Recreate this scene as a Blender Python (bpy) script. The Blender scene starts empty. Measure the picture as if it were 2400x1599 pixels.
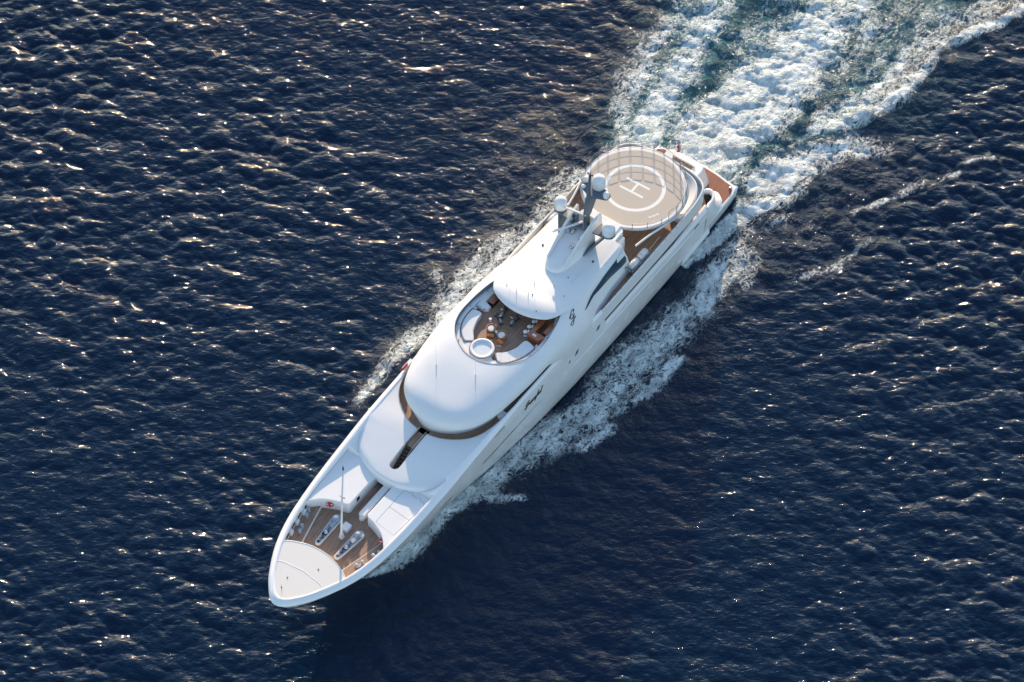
import bpy, bmesh, math, random
import numpy as np
from mathutils import Vector, Matrix
random.seed(7)
R = math.radians
scene = bpy.context.scene
COL = scene.collection

# ------------------------------------------------------------------ camera
TH = R(52.5); DIST = 433.0
cd = bpy.data.cameras.new("camera"); cam = bpy.data.objects.new("camera", cd); COL.objects.link(cam)
cd.sensor_width = 36; cd.lens = 130; cd.clip_start = 1; cd.clip_end = 30000
cam.location = (0, -DIST*math.cos(TH), DIST*math.sin(TH))
cam.rotation_euler = (math.pi/2-TH, 0, 0)
scene.camera = cam
# ------------------------------------------------------------------ world and sun
SUN_EL = R(15.0)
w = bpy.data.worlds.new("World"); scene.world = w; w.use_nodes = True
nt = w.node_tree; nt.nodes.clear()
sky = nt.nodes.new('ShaderNodeTexSky'); sky.sky_type = 'NISHITA'; sky.sun_disc = False
sky.sun_elevation = SUN_EL; sky.sun_rotation = 0.0
sky.air_density = 1.0; sky.dust_density = 0.5; sky.ozone_density = 1.0
bg = nt.nodes.new('ShaderNodeBackground'); bg.inputs['Strength'].default_value = 0.145
wo = nt.nodes.new('ShaderNodeOutputWorld')
nt.links.new(sky.outputs[0], bg.inputs[0]); nt.links.new(bg.outputs[0], wo.inputs[0])
sd = bpy.data.lights.new("sun", 'SUN'); sd.energy = 3.3; sd.angle = R(0.5); sd.color = (1.0, 0.75, 0.50)
so = bpy.data.objects.new("sun", sd); COL.objects.link(so)
so.location = (0, 200, 100); so.rotation_euler = (-(math.pi/2-SUN_EL), 0, 0)
scene.view_settings.view_transform = 'Standard'; scene.view_settings.look = 'None'
scene.view_settings.exposure = 1.1; scene.view_settings.gamma = 1.0
scene.cycles.max_bounces = 6
scene.cycles.sample_clamp_indirect = 2.0
scene.cycles.caustics_reflective = False; scene.cycles.caustics_refractive = False

# ------------------------------------------------------------------ ship frame
O0 = (23.05633861778873, 25.605733341260457); HD = R(54.2)
HX = (-math.cos(HD), -math.sin(HD)); PY = (math.sin(HD), -math.cos(HD))
SROT = math.atan2(HX[1], HX[0])
def S(x, y, z): return Vector((O0[0]+x*HX[0]+y*PY[0], O0[1]+x*HX[1]+y*PY[1], z))

# ------------------------------------------------------------------ materials
def mat(name, col, rough=0.4, metal=0.0, coat=0.0, noise=0.0, nscale=2.0, spec=0.5, bump=0.0, bscale=8.0):
    m = bpy.data.materials.new(name); m.use_nodes = True
    n = m.node_tree; b = n.nodes['Principled BSDF']
    b.inputs['Base Color'].default_value = (*col, 1); b.inputs['Roughness'].default_value = rough
    b.inputs['Metallic'].default_value = metal; b.inputs['Coat Weight'].default_value = coat
    b.inputs['Specular IOR Level'].default_value = spec
    tc = n.nodes.new('ShaderNodeTexCoord')
    nz = n.nodes.new('ShaderNodeTexNoise'); nz.inputs['Scale'].default_value = nscale; nz.inputs['Detail'].default_value = 6
    n.links.new(tc.outputs['Object'], nz.inputs['Vector'])
    if noise > 0:
        mx = n.nodes.new('ShaderNodeMix'); mx.data_type = 'RGBA'
        mx.inputs[6].default_value = tuple(c*(1-noise) for c in col)+(1,)
        mx.inputs[7].default_value = tuple(min(1, c*(1+noise)) for c in col)+(1,)
        n.links.new(nz.outputs[0], mx.inputs[0]); n.links.new(mx.outputs[2], b.inputs['Base Color'])
    mr = n.nodes.new('ShaderNodeMapRange'); mr.inputs[1].default_value = .3; mr.inputs[2].default_value = .7
    mr.inputs[3].default_value = max(0.02, rough-.06); mr.inputs[4].default_value = rough+.08
    n.links.new(nz.outputs[0], mr.inputs[0]); n.links.new(mr.outputs[0], b.inputs['Roughness'])
    if bump > 0:
        n2 = n.nodes.new('ShaderNodeTexNoise'); n2.inputs['Scale'].default_value = bscale; n2.inputs['Detail'].default_value = 4
        n.links.new(tc.outputs['Object'], n2.inputs['Vector'])
        bp = n.nodes.new('ShaderNodeBump'); bp.inputs['Strength'].default_value = bump; bp.inputs['Distance'].default_value = .05
        n.links.new(n2.outputs[0], bp.inputs['Height']); n.links.new(bp.outputs[0], b.inputs['Normal'])
    return m
def teak(name, c1, c2, rot=0.0, plank=0.12):
    m = bpy.data.materials.new(name); m.use_nodes = True
    n = m.node_tree; b = n.nodes['Principled BSDF']; b.inputs['Roughness'].default_value = .55
    tc = n.nodes.new('ShaderNodeTexCoord'); mp = n.nodes.new('ShaderNodeMapping')
    mp.inputs['Rotation'].default_value = (0, 0, rot)
    n.links.new(tc.outputs['Object'], mp.inputs['Vector'])
    br = n.nodes.new('ShaderNodeTexBrick'); br.inputs['Scale'].default_value = 1.0
    br.inputs['Brick Width'].default_value = 2.6; br.inputs['Row Height'].default_value = plank
    br.inputs['Mortar Size'].default_value = .008; br.inputs['Mortar Smooth'].default_value = .2
    br.inputs['Color1'].default_value = (*c1, 1); br.inputs['Color2'].default_value = (*c2, 1)
    br.inputs['Mortar'].default_value = (c1[0]*.25, c1[1]*.25, c1[2]*.25, 1); br.offset = .37
    n.links.new(mp.outputs[0], br.inputs['Vector'])
    mp2 = n.nodes.new('ShaderNodeMapping'); mp2.inputs['Scale'].default_value = (.35, 3, 1); mp2.inputs['Rotation'].default_value = (0, 0, rot)
    n.links.new(tc.outputs['Object'], mp2.inputs['Vector'])
    nz = n.nodes.new('ShaderNodeTexNoise'); nz.inputs['Scale'].default_value = 2.2; nz.inputs['Detail'].default_value = 7
    n.links.new(mp2.outputs[0], nz.inputs['Vector'])
    mr = n.nodes.new('ShaderNodeMapRange'); mr.inputs[1].default_value = .25; mr.inputs[2].default_value = .75
    mr.inputs[3].default_value = .62; mr.inputs[4].default_value = 1.35
    n.links.new(nz.outputs[0], mr.inputs[0])
    mx = n.nodes.new('ShaderNodeMix'); mx.data_type = 'RGBA'; mx.blend_type = 'MULTIPLY'; mx.inputs[0].default_value = 1
    n.links.new(br.outputs[0], mx.inputs[6]); n.links.new(mr.outputs[0], mx.inputs[7])
    n.links.new(mx.outputs[2], b.inputs['Base Color'])
    return m
M = {}
M['white'] = mat('white_gelcoat', (.78, .78, .78), .45, coat=.03, noise=.02, nscale=.6, bump=.04, bscale=.35)
M['hull'] = mat('white_hull_paint', (.84, .84, .85), .22, coat=.35, noise=.03, nscale=.5, bump=.10, bscale=.9)
M['deckwhite'] = mat('nonslip_white', (.72, .70, .66), .6, noise=.03, nscale=1.5)
M['beige'] = mat('helideck_beige', (.53, .46, .385), .75, noise=.07, nscale=.8)
M['marking'] = mat('white_marking', (.82, .80, .76), .6, noise=.04, nscale=3)
M['teak'] = teak('teak_weathered', (.31, .19, .125), (.39, .245, .165))
M['teakred'] = teak('teak_varnished', (.17, .035, .012), (.23, .052, .018), 0, .13)
M['mahog'] = mat('varnished_wood', (.33, .10, .035), .22, coat=.6, noise=.25, nscale=4)
M['darkwood'] = mat('dark_stained_wood', (.085, .035, .018), .35, noise=.25, nscale=5)
M['lining'] = mat('varnished_lining', (.36, .20, .10), .4, noise=.2, nscale=3)
M['rimshade'] = mat('rim_shade_blue', (.13, .19, .26), .4, noise=.05)  # blue shadow on the well's inner wall, put into the colour
M['orangew'] = mat('orange_rattan', (.55, .19, .06), .4, noise=.2, nscale=10)
M['cushion'] = mat('white_cushion', (.80, .80, .79), .85, noise=.03, nscale=3, bump=.25, bscale=2.5)
M['glass'] = mat('tinted_glass', (.035, .07, .105), .16, coat=.6)
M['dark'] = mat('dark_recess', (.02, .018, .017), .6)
M['black'] = mat('black_paint', (.012, .013, .018), .35)
M['grey'] = mat('mast_grey_paint', (.10, .14, .18), .45, noise=.08, nscale=2)
M['lgrey'] = mat('light_grey_paint', (.36, .40, .44), .4, noise=.06, nscale=3)
M['steel'] = mat('polished_steel', (.62, .63, .65), .22, metal=1.0)
M['pipe'] = mat('rail_grey', (.20, .20, .21), .4, metal=.3)
M['radome'] = mat('radome_white', (.80, .80, .80), .4, noise=.02)
M['red'] = mat('red_plastic', (.55, .03, .03), .45)
M['gym'] = mat('gym_dark', (.05, .065, .08), .4, noise=.2, nscale=8)
M['water_tub'] = mat('tub_water', (.74, .80, .82), .04, coat=.5, bump=.3, bscale=3)
M['rubber'] = mat('black_rubber', (.02, .02, .022), .7)
M['redflag'] = mat('flag_red', (.55, .05, .05), .8)
M['blueflag'] = mat('flag_blue', (.03, .06, .25), .8)
M['whiteflag'] = mat('flag_white', (.8, .8, .8), .8)
M['boot'] = mat('boot_top_dark', (.012, .014, .025), .4)

# ------------------------------------------------------------------ helpers
def interp(tab, x):
    if x <= tab[0][0]: return tab[0][1]
    for (a, va), (b, vb) in zip(tab, tab[1:]):
        if x <= b:
            t = (x-a)/(b-a); return va+(vb-va)*t
    return tab[-1][1]
def sint(tab, x):
    """smooth monotone-ish (cubic Hermite) interpolation of a table"""
    n = len(tab)
    if x <= tab[0][0]: return tab[0][1]
    if x >= tab[-1][0]: return tab[-1][1]
    for i in range(n-1):
        if x <= tab[i+1][0]: break
    def sl(k):
        if k == 0 or k == n-1:
            j = 0 if k == 0 else n-2
            return (tab[j+1][1]-tab[j][1])/(tab[j+1][0]-tab[j][0])
        a = (tab[k][1]-tab[k-1][1])/(tab[k][0]-tab[k-1][0]); b = (tab[k+1][1]-tab[k][1])/(tab[k+1][0]-tab[k][0])
        return 0 if a*b <= 0 else 2*a*b/(a+b)
    h = tab[i+1][0]-tab[i][0]; t = (x-tab[i][0])/h; m0, m1 = sl(i)*h, sl(i+1)*h
    return (2*t**3-3*t*t+1)*tab[i][1]+(t**3-2*t*t+t)*m0+(-2*t**3+3*t*t)*tab[i+1][1]+(t**3-t*t)*m1
def smooth_pts(p, n=6, closed=False):
    """Catmull-Rom through points"""
    out = []; N = len(p)
    rng = range(N) if closed else range(N-1)
    for i in rng:
        a = p[(i-1) % N] if (closed or i > 0) else p[i]
        b = p[i]; c = p[(i+1) % N]; d = p[(i+2) % N] if (closed or i+2 < N) else p[(i+1) % N]
        for k in range(n):
            t = k/n
            out.append(tuple(.5*((2*b[j])+(-a[j]+c[j])*t+(2*a[j]-5*b[j]+4*c[j]-d[j])*t*t+(-a[j]+3*b[j]-3*c[j]+d[j])*t**3) for j in range(len(b))))
    if not closed: out.append(tuple(p[-1]))
    return out
def mirror(p):
    """port half outline from bow to stern -> closed polygon"""
    q = [(x, -y) for x, y in reversed(p)]
    if abs(p[0][1]) < 1e-6: q = q[:-1]
    if abs(p[-1][1]) < 1e-6: q = q[1:]
    return p+q
class MB:
    def __init__(s): s.v = []; s.f = []
    def add(s, vs, fs, T=None):
        o = len(s.v)
        s.v += [tuple(T @ Vector(v)) if T is not None else tuple(v) for v in vs]
        s.f += [tuple(i+o for i in f) for f in fs]; return s
    def box(s, c, d, rz=0, T=None, taper=1.0):
        hx, hy, hz = d[0]/2, d[1]/2, d[2]/2
        vs = []
        for z, k in ((-hz, 1.0), (hz, taper)):
            for x, y in ((-hx, -hy), (hx, -hy), (hx, hy), (-hx, hy)):
                vs.append((x*k, y*k, z))
        m = Matrix.Translation(c) @ Matrix.Rotation(rz, 4, 'Z')
        if T is not None: m = m @ T
        return s.add(vs, [(3, 2, 1, 0), (4, 5, 6, 7), (0, 1, 5, 4), (1, 2, 6, 5), (2, 3, 7, 6), (3, 0, 4, 7)], m)
    def lathe(s, prof, c=(0, 0, 0), n=24, T=None):
        vs = []; fs = []
        for r, z in prof:
            for k in range(n):
                a = 2*math.pi*k/n; vs.append((r*math.cos(a), r*math.sin(a), z))
        for i in range(len(prof)-1):
            for k in range(n):
                fs.append((i*n+k, i*n+(k+1) % n, (i+1)*n+(k+1) % n, (i+1)*n+k))
        if prof[0][0] > 1e-5: fs.append(tuple(reversed(range(n))))
        if prof[-1][0] > 1e-5: fs.append(tuple((len(prof)-1)*n+k for k in range(n)))
        m = Matrix.Translation(c)
        if T is not None: m = m @ T
        return s.add(vs, fs, m)
    def tube(s, pts, r, n=8, closed=False, rend=None):
        P = [Vector(p) for p in pts]; N = len(P); vs = []; fs = []
        up = Vector((0, 0, 1)); prev = None
        for i, p in enumerate(P):
            if closed: d = P[(i+1) % N]-P[(i-1) % N]
            else: d = P[min(i+1, N-1)]-P[max(i-1, 0)]
            d.normalize()
            a = d.cross(up) if abs(d.z) < .98 else d.cross(Vector((1, 0, 0)))
            if prev is not None and a.dot(prev) < 0: a = -a
            a.normalize(); prev = a; b = a.cross(d)
            rr = r if rend is None else r+(rend-r)*i/(N-1)
            for k in range(n):
                t = 2*math.pi*k/n; vs.append(p+a*rr*math.cos(t)+b*rr*math.sin(t))
        for i in range(N if closed else N-1):
            j = (i+1) % N
            for k in range(n): fs.append((i*n+k, i*n+(k+1) % n, j*n+(k+1) % n, j*n+k))
        if not closed: fs += [tuple(reversed(range(n))), tuple((N-1)*n+k for k in range(n))]
        return s.add(vs, fs)
    def prism(s, poly, z0, z1, zf=None):
        n = len(poly); vs = [(x, y, z0) for x, y in poly]+[(x, y, (zf(x, y) if zf else z1)) for x, y in poly]
        fs = [tuple(reversed(range(n))), tuple(range(n, 2*n))]+[(i, (i+1) % n, n+(i+1) % n, n+i) for i in range(n)]
        return s.add(vs, fs)
    def rings(s, rr, cap0=True, cap1=True, closed=True):
        """rr: list of rings with equal vertex counts"""
        n = len(rr[0]); vs = [p for r in rr for p in r]; fs = []
        for i in range(len(rr)-1):
            for k in range(n if closed else n-1):
                fs.append((i*n+k, i*n+(k+1) % n, (i+1)*n+(k+1) % n, (i+1)*n+k))
        if closed and cap0: fs.append(tuple(reversed(range(n))))
        if closed and cap1: fs.append(tuple((len(rr)-1)*n+k for k in range(n)))
        return s.add(vs, fs)
    def build(s, name, m, parent=None, smooth=35, bevel=0, seg=2, label=None, cat=None, group=None, kind=None):
        me = bpy.data.meshes.new(name); me.from_pydata(s.v, [], s.f); me.update()
        bm = bmesh.new(); bm.from_mesh(me); bmesh.ops.remove_doubles(bm, verts=bm.verts, dist=1e-5)
        bmesh.ops.recalc_face_normals(bm, faces=bm.faces); bm.to_mesh(me); bm.free()
        me.materials.append(m)
        o = bpy.data.objects.new(name, me); COL.objects.link(o)
        if parent is not None: o.parent = parent
        if bevel:
            b = o.modifiers.new('bevel', 'BEVEL'); b.width = bevel; b.segments = seg; b.limit_method = 'ANGLE'; b.angle_limit = R(40)
        if smooth: me.shade_smooth(); me.set_sharp_from_angle(angle=R(smooth))
        tag(o, label, cat, group, kind)
        return o
def tag(o, label=None, cat=None, group=None, kind=None):
    if label: o['label'] = label
    if cat: o['category'] = cat
    if group: o['group'] = group
    if kind: o['kind'] = kind
    return o
def empty(name, loc, rz, label, cat, group=None):
    o = bpy.data.objects.new(name, None); COL.objects.link(o); o.empty_display_size = .3
    o.location = loc; o.rotation_euler = (0, 0, rz); return tag(o, label, cat, group)
def thing_at(name, x, y, z, rz, label, cat, group=None): return empty(name, S(x, y, z), SROT+rz, label, cat, group)
def copy_tree(o, parent=None):
    c = o.copy(); COL.objects.link(c)
    if parent is not None: c.parent = parent
    for ch in list(o.children): copy_tree(ch, c)
    return c
def boolean_cut(o, cutters):
    """difference with closed cutters, baked into the mesh"""
    objs = []
    for mb in cutters:
        c = mb.build('cutter', M['white'], o.parent, smooth=0); objs.append(c)
        md = o.modifiers.new('cut', 'BOOLEAN'); md.operation = 'DIFFERENCE'; md.solver = 'EXACT'; md.object = c
    bpy.context.view_layer.update()
    dg = bpy.context.evaluated_depsgraph_get(); me = bpy.data.meshes.new_from_object(o.evaluated_get(dg))
    o.modifiers.clear(); old = o.data; o.data = me; bpy.data.meshes.remove(old)
    for c in objs:
        m_ = c.data; bpy.data.objects.remove(c); bpy.data.meshes.remove(m_)
    me.shade_smooth(); me.set_sharp_from_angle(angle=R(32))
    return o
def arc(cx, cy, r, a0, a1, n):
    return [(cx+r*math.cos(R(a0+(a1-a0)*i/n)), cy+r*math.sin(R(a0+(a1-a0)*i/n))) for i in range(n+1)]
def rrect(x0, x1, y0, y1, r, n=4):
    return arc(x1-r, y1-r, r, 0, 90, n)+arc(x0+r, y1-r, r, 90, 180, n)+arc(x0+r, y0+r, r, 180, 270, n)+arc(x1-r, y0+r, r, 270, 360, n)
def offset_poly(p, d):
    n = len(p); out = []
    ar = sum(p[i][0]*p[(i+1) % n][1]-p[(i+1) % n][0]*p[i][1] for i in range(n)); sg = 1 if ar > 0 else -1
    for i in range(n):
        a, b, c = Vector(p[i-1]), Vector(p[i]), Vector(p[(i+1) % n])
        e1 = (b-a); e2 = (c-b)
        if e1.length < 1e-6 or e2.length < 1e-6: out.append(tuple(b)); continue
        e1.normalize(); e2.normalize()
        n1 = Vector((-e1.y, e1.x))*sg; n2 = Vector((-e2.y, e2.x))*sg; m = n1+n2
        if m.length < 1e-6: m = n1
        m.normalize(); k = d/max(.4, m.dot(n1)); out.append((b.x+m.x*k, b.y+m.y*k))
    return out
def ribbon(path, wid, z, zf=None, closed=False):
    """flat strip along a path (list of (x,y)) as rings of 2"""
    mb = MB(); n = len(path); L = []; Rr = []
    for i in range(n):
        a = Vector(path[(i-1) % n] if (closed or i) else path[i]); c = Vector(path[(i+1) % n] if (closed or i+1 < n) else path[i])
        d = (c-a).normalized(); nn = Vector((-d.y, d.x))*wid/2; b = Vector(path[i])
        L.append((b.x+nn.x, b.y+nn.y)); Rr.append((b.x-nn.x, b.y-nn.y))
    vs = [(x, y, z if zf is None else zf(x, y)) for x, y in L]+[(x, y, z if zf is None else zf(x, y)) for x, y in Rr]
    fs = [(i, n+i, n+(i+1) % n, (i+1) % n) for i in range(n if closed else n-1)]
    return mb.add(vs, fs)

# ================================================================== SEA
exec_sea = True
def build_sea():
    N = 1024; L = 190.0; dx = L/N
    rng = np.random.default_rng(11)
    k1 = np.fft.fftfreq(N, dx)*2*np.pi
    kx, ky = np.meshgrid(k1, k1, indexing='ij')
    k = np.sqrt(kx*kx+ky*ky); k[0, 0] = 1e-6
    wd = R(72)                                   # the wind sea runs this way
    kp = 2*np.pi/5.0
    c = (kx*np.cos(wd)+ky*np.sin(wd))/k
    P = np.exp(-1.0*(kp/k)**2)/k**3.9*(.2+.8*c*c)*np.exp(-(k*.13)**2)
    P[0, 0] = 0
    amp = np.sqrt(P)*(rng.normal(size=(N, N))+1j*rng.normal(size=(N, N)))
    h = np.real(np.fft.ifft2(amp)); sc = 1.0/np.std(h)
    dX = np.real(np.fft.ifft2(-1j*kx/k*amp)); dY = np.real(np.fft.ifft2(-1j*ky/k*amp))
    HS = 0.092
    gust = np.real(np.fft.ifft2((rng.normal(size=(N, N))+1j*rng.normal(size=(N, N)))*np.where(k > .02, 1/k**1.2, 0)*np.exp(-(k/.35)**2))); gust = 1+.32*gust/np.std(gust)
    gust = np.clip(gust, .55, 1.6)
    h = h*sc*HS*gust; dX = dX*sc*HS*gust; dY = dY*sc*HS*gust
    # ground axis: fine inside, stretching to the horizon outside
    inner = (np.arange(N)-N/2)*dx
    ext = []; s = dx; p = inner[-1]
    while p < 9000: s *= 1.16; p += s; ext.append(p)
    ext = np.array(ext); ax = np.concatenate([-(ext[::-1]+dx), inner, ext]); n = len(ax)
    ne = len(ext); cx, cy = 3.0, 6.0
    X, Y = np.meshgrid(ax+cx, ax+cy, indexing='ij')
    def pad(a):
        out = np.zeros((n, n)); out[ne:ne+N, ne:ne+N] = a; return out
    e = np.ones(N); m = 50; ramp = np.linspace(0, 1, m); e[:m] = ramp; e[-m:] = ramp[::-1]; fade = np.outer(e, e)
    H = pad(h*fade); DX = pad(dX*fade); DY = pad(dY*fade)
    # ship-frame coordinates of every vertex
    U = (X-O0[0])*HX[0]+(Y-O0[1])*HX[1]; V = (X-O0[0])*PY[0]+(Y-O0[1])*PY[1]
    # ---- foam and aeration fields, drawn as strokes (ship frame x, y, half width, weight)
    foam = np.zeros((n, n)); aer = np.zeros((n, n)); rough = np.zeros((n, n)); lift = np.zeros((n, n))
    ii = slice(ne, ne+N)
    u = U[ii, ii]; v = V[ii, ii]
    # low-frequency wobble so that edges are ragged
    def lf(seed, kc, pw=1.6):
        r2 = np.random.default_rng(seed); a = (r2.normal(size=(N, N))+1j*r2.normal(size=(N, N)))*np.where(k > .05, 1/k**pw, 0)*np.exp(-(k/kc)**2)
        q = np.real(np.fft.ifft2(a)); return q/np.std(q)
    n1 = lf(3, 3.0); n2 = lf(4, 3.0); n3 = lf(5, 12.0, 1.2); n4 = lf(6, 2.0)
    uu = u+n1*.95+n3*.12; vv = v+n2*.95-n3*.12
    def stroke(pts, fld, power=1.0):
        best = np.zeros_like(u)
        for (x0, y0, w0, a0), (x1, y1, w1, a1) in zip(pts, pts[1:]):
            ex, ey = x1-x0, y1-y0; l2 = ex*ex+ey*ey
            t = np.clip(((uu-x0)*ex+(vv-y0)*ey)/l2, 0, 1)
            d = np.hypot(uu-(x0+t*ex), vv-(y0+t*ey)); wd_ = w0+t*(w1-w0); a_ = a0+t*(a1-a0)
            best = np.maximum(best, a_*np.exp(-(d/wd_)**2*power))
        fld[ii, ii] = np.maximum(fld[ii, ii], best)
    for pts, kind_ in WAKE:
        if 'f' in kind_: stroke(pts, foam)
        if 'a' in kind_: stroke([(a, b, c_*1.15, d_) for a, b, c_, d_ in pts], aer, .8)
        if 'r' in kind_: stroke([(a, b, c_*1.3, d_) for a, b, c_, d_ in pts], rough, .7)
        if 'l' in kind_: stroke(pts, lift)
    rgh = rough[ii, ii]
    H[ii, ii] += rgh*(n3*.13+n1*.10)+np.clip(lift[ii, ii], 0, 1)*.55
    # hull pushes the water down a little along the sides
    co = np.empty((n*n, 3), dtype=np.float32)
    co[:, 0] = (X+DX*1.1).ravel(); co[:, 1] = (Y+DY*1.1).ravel(); co[:, 2] = H.ravel()
    idx = np.arange(n*n).reshape(n, n)
    f = np.stack([idx[:-1, :-1], idx[1:, :-1], idx[1:, 1:], idx[:-1, 1:]], -1).reshape(-1, 4).astype(np.int32)
    me = bpy.data.meshes.new('sea'); me.vertices.add(n*n); me.vertices.foreach_set('co', co.ravel())
    me.loops.add(f.size); me.loops.foreach_set('vertex_index', f.ravel())
    me.polygons.add(len(f)); me.polygons.foreach_set('loop_start', np.arange(0, f.size, 4, dtype=np.int32))
    me.update(); me.validate()
    me.polygons.foreach_set('use_smooth', np.ones(len(f), dtype=bool))
    for nm, a in (('foam', foam), ('aer', aer), ('rough', rough)):
        at = me.attributes.new(nm, 'FLOAT', 'POINT'); at.data.foreach_set('value', a.ravel().astype(np.float32))
    o = bpy.data.objects.new('sea', me); COL.objects.link(o); tag(o, kind='structure'); o['label'] = 'dark blue choppy sea with glitter and white wake'
    # ---- material
    m = bpy.data.materials.new('sea_water'); m.use_nodes = True; nt = m.node_tree; nd = nt.nodes; lk = nt.links
    b = nd['Principled BSDF']
    def node(t, **kw):
        q = nd.new(t)
        for a_, v_ in kw.items(): setattr(q, a_, v_)
        return q
    def math_(op, a_, b_=None, clamp=False):
        q = node('ShaderNodeMath', operation=op, use_clamp=clamp)
        for i_, z_ in ((0, a_), (1, b_)):
            if z_ is None: continue
            if isinstance(z_, (int, float)): q.inputs[i_].default_value = z_
            else: lk.new(z_, q.inputs[i_])
        return q.outputs[0]
    def attr(nm): q = node('ShaderNodeAttribute'); q.attribute_name = nm; return q.outputs['Fac']
    tc = node('ShaderNodeTexCoord'); 
    # ship-aligned coordinates for streaks
    mp = node('ShaderNodeMapping'); mp.vector_type = 'TEXTURE'; mp.inputs['Rotation'].default_value = (0, 0, SROT)
    lk.new(tc.outputs['Object'], mp.inputs['Vector'])
    def noise(scale, detail, vec, rough_=.55, dist=0.0, typ='FBM'):
        q = node('ShaderNodeTexNoise'); q.noise_type = typ; q.inputs['Scale'].default_value = scale; q.inputs['Detail'].default_value = detail
        q.inputs['Roughness'].default_value = rough_; q.inputs['Distortion'].default_value = dist
        if typ != 'FBM': q.normalize = True
        lk.new(vec, q.inputs['Vector']); return q.outputs[0]
    obj = tc.outputs['Object']; shp = mp.outputs[0]
    st = node('ShaderNodeMapping'); st.inputs['Scale'].default_value = (.45, 1.0, 1.0); lk.new(shp, st.inputs['Vector'])
    # lacy foam: thin bright cell walls plus clumps
    warp = node('ShaderNodeTexNoise'); warp.inputs['Scale'].default_value = .9; warp.inputs['Detail'].default_value = 3; lk.new(obj, warp.inputs['Vector'])
    wm = node('ShaderNodeVectorMath', operation='MULTIPLY_ADD'); wm.inputs[1].default_value = (1.6, 1.6, 1.6)
    lk.new(warp.outputs[1], wm.inputs[0]); lk.new(st.outputs[0], wm.inputs[2])
    def ridged(sc, det, off):
        a_ = noise(sc, det, wm.outputs[0], .6)
        a_ = math_('SUBTRACT', a_, off); a_ = math_('ABSOLUTE', a_); a_ = math_('MULTIPLY', a_, 7.0); return math_('SUBTRACT', 1.0, a_, True)
    r1 = ridged(1.25, 5, .5); r2 = ridged(2.9, 4, .47)
    lace = math_('MAXIMUM', r1, math_('MULTIPLY', r2, .85))
    clump = noise(.55, 7, wm.outputs[0], .62)
    fa = attr('foam'); ae = attr('aer'); ro = attr('rough')
    pat = math_('ADD', math_('MULTIPLY', lace, .5), math_('MULTIPLY', clump, .82))       # ~0.2 .. 1.0
    thr = math_('SUBTRACT', 1.20, math_('MULTIPLY', fa, .86))
    ff = math_('MULTIPLY', math_('SUBTRACT', pat, thr), 4.0, True)
    gate = math_('MULTIPLY', fa, 6.0, True)
    ff = math_('MULTIPLY', ff, gate, True)
    thin = noise(.8, 5, wm.outputs[0], .6)          # bubbles are not equally dense everywhere: thin patches let the aerated water show
    dens = node('ShaderNodeMapRange'); dens.inputs[1].default_value = .36; dens.inputs[2].default_value = .58; dens.inputs[3].default_value = .48; dens.inputs[4].default_value = 1.0
    lk.new(thin, dens.inputs[0]); ff = math_('MULTIPLY', ff, dens.outputs[0], True)
    # colours
    deep = (.0001, .0108, .033, 1); aerc = (.03, .27, .30, 1); foamc = (.70, .78, .80, 1)
    an = math_('MULTIPLY', ae, math_('ADD', math_('MULTIPLY', clump, 1.5), -.15), True)
    m1 = node('ShaderNodeMix', data_type='RGBA'); m1.inputs[6].default_value = deep; m1.inputs[7].default_value = aerc; lk.new(an, m1.inputs[0])
    m2 = node('ShaderNodeMix', data_type='RGBA'); lk.new(m1.outputs[2], m2.inputs[6]); m2.inputs[7].default_value = foamc; lk.new(ff, m2.inputs[0])
    lk.new(m2.outputs[2], b.inputs['Base Color'])
    b.inputs['IOR'].default_value = 1.333
    rr_ = math_('ADD', .022, math_('MULTIPLY', ff, .6)); lk.new(rr_, b.inputs['Roughness'])
    # ripples
    rp = node('ShaderNodeMapping'); rp.inputs['Rotation'].default_value = (0, 0, R(18)); rp.inputs['Scale'].default_value = (.7, 1.3, 1); lk.new(obj, rp.inputs['Vector'])
    h1 = noise(1.45, 3, rp.outputs[0], .52, .5); h2 = noise(4.0, 2, rp.outputs[0], .5, .3)
    hh = math_('ADD', math_('MULTIPLY', h1, .130), math_('MULTIPLY', h2, .016))
    wk = math_('MULTIPLY', math_('MULTIPLY', r1, ro), .10)
    wk2 = math_('MULTIPLY', math_('MULTIPLY', noise(1.8, 3, wm.outputs[0], .55), ro), .28)
    fh = math_('MULTIPLY', math_('MULTIPLY', ff, clump), .09)
    hh = math_('ADD', hh, math_('ADD', wk, math_('ADD', wk2, fh)))
    bp = node('ShaderNodeBump'); bp.inputs['Strength'].default_value = 1.0; bp.inputs['Distance'].default_value = 1.0
    lk.new(hh, bp.inputs['Height']); lk.new(bp.outputs[0], b.inputs['Normal'])
    me.materials.append(m)
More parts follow.
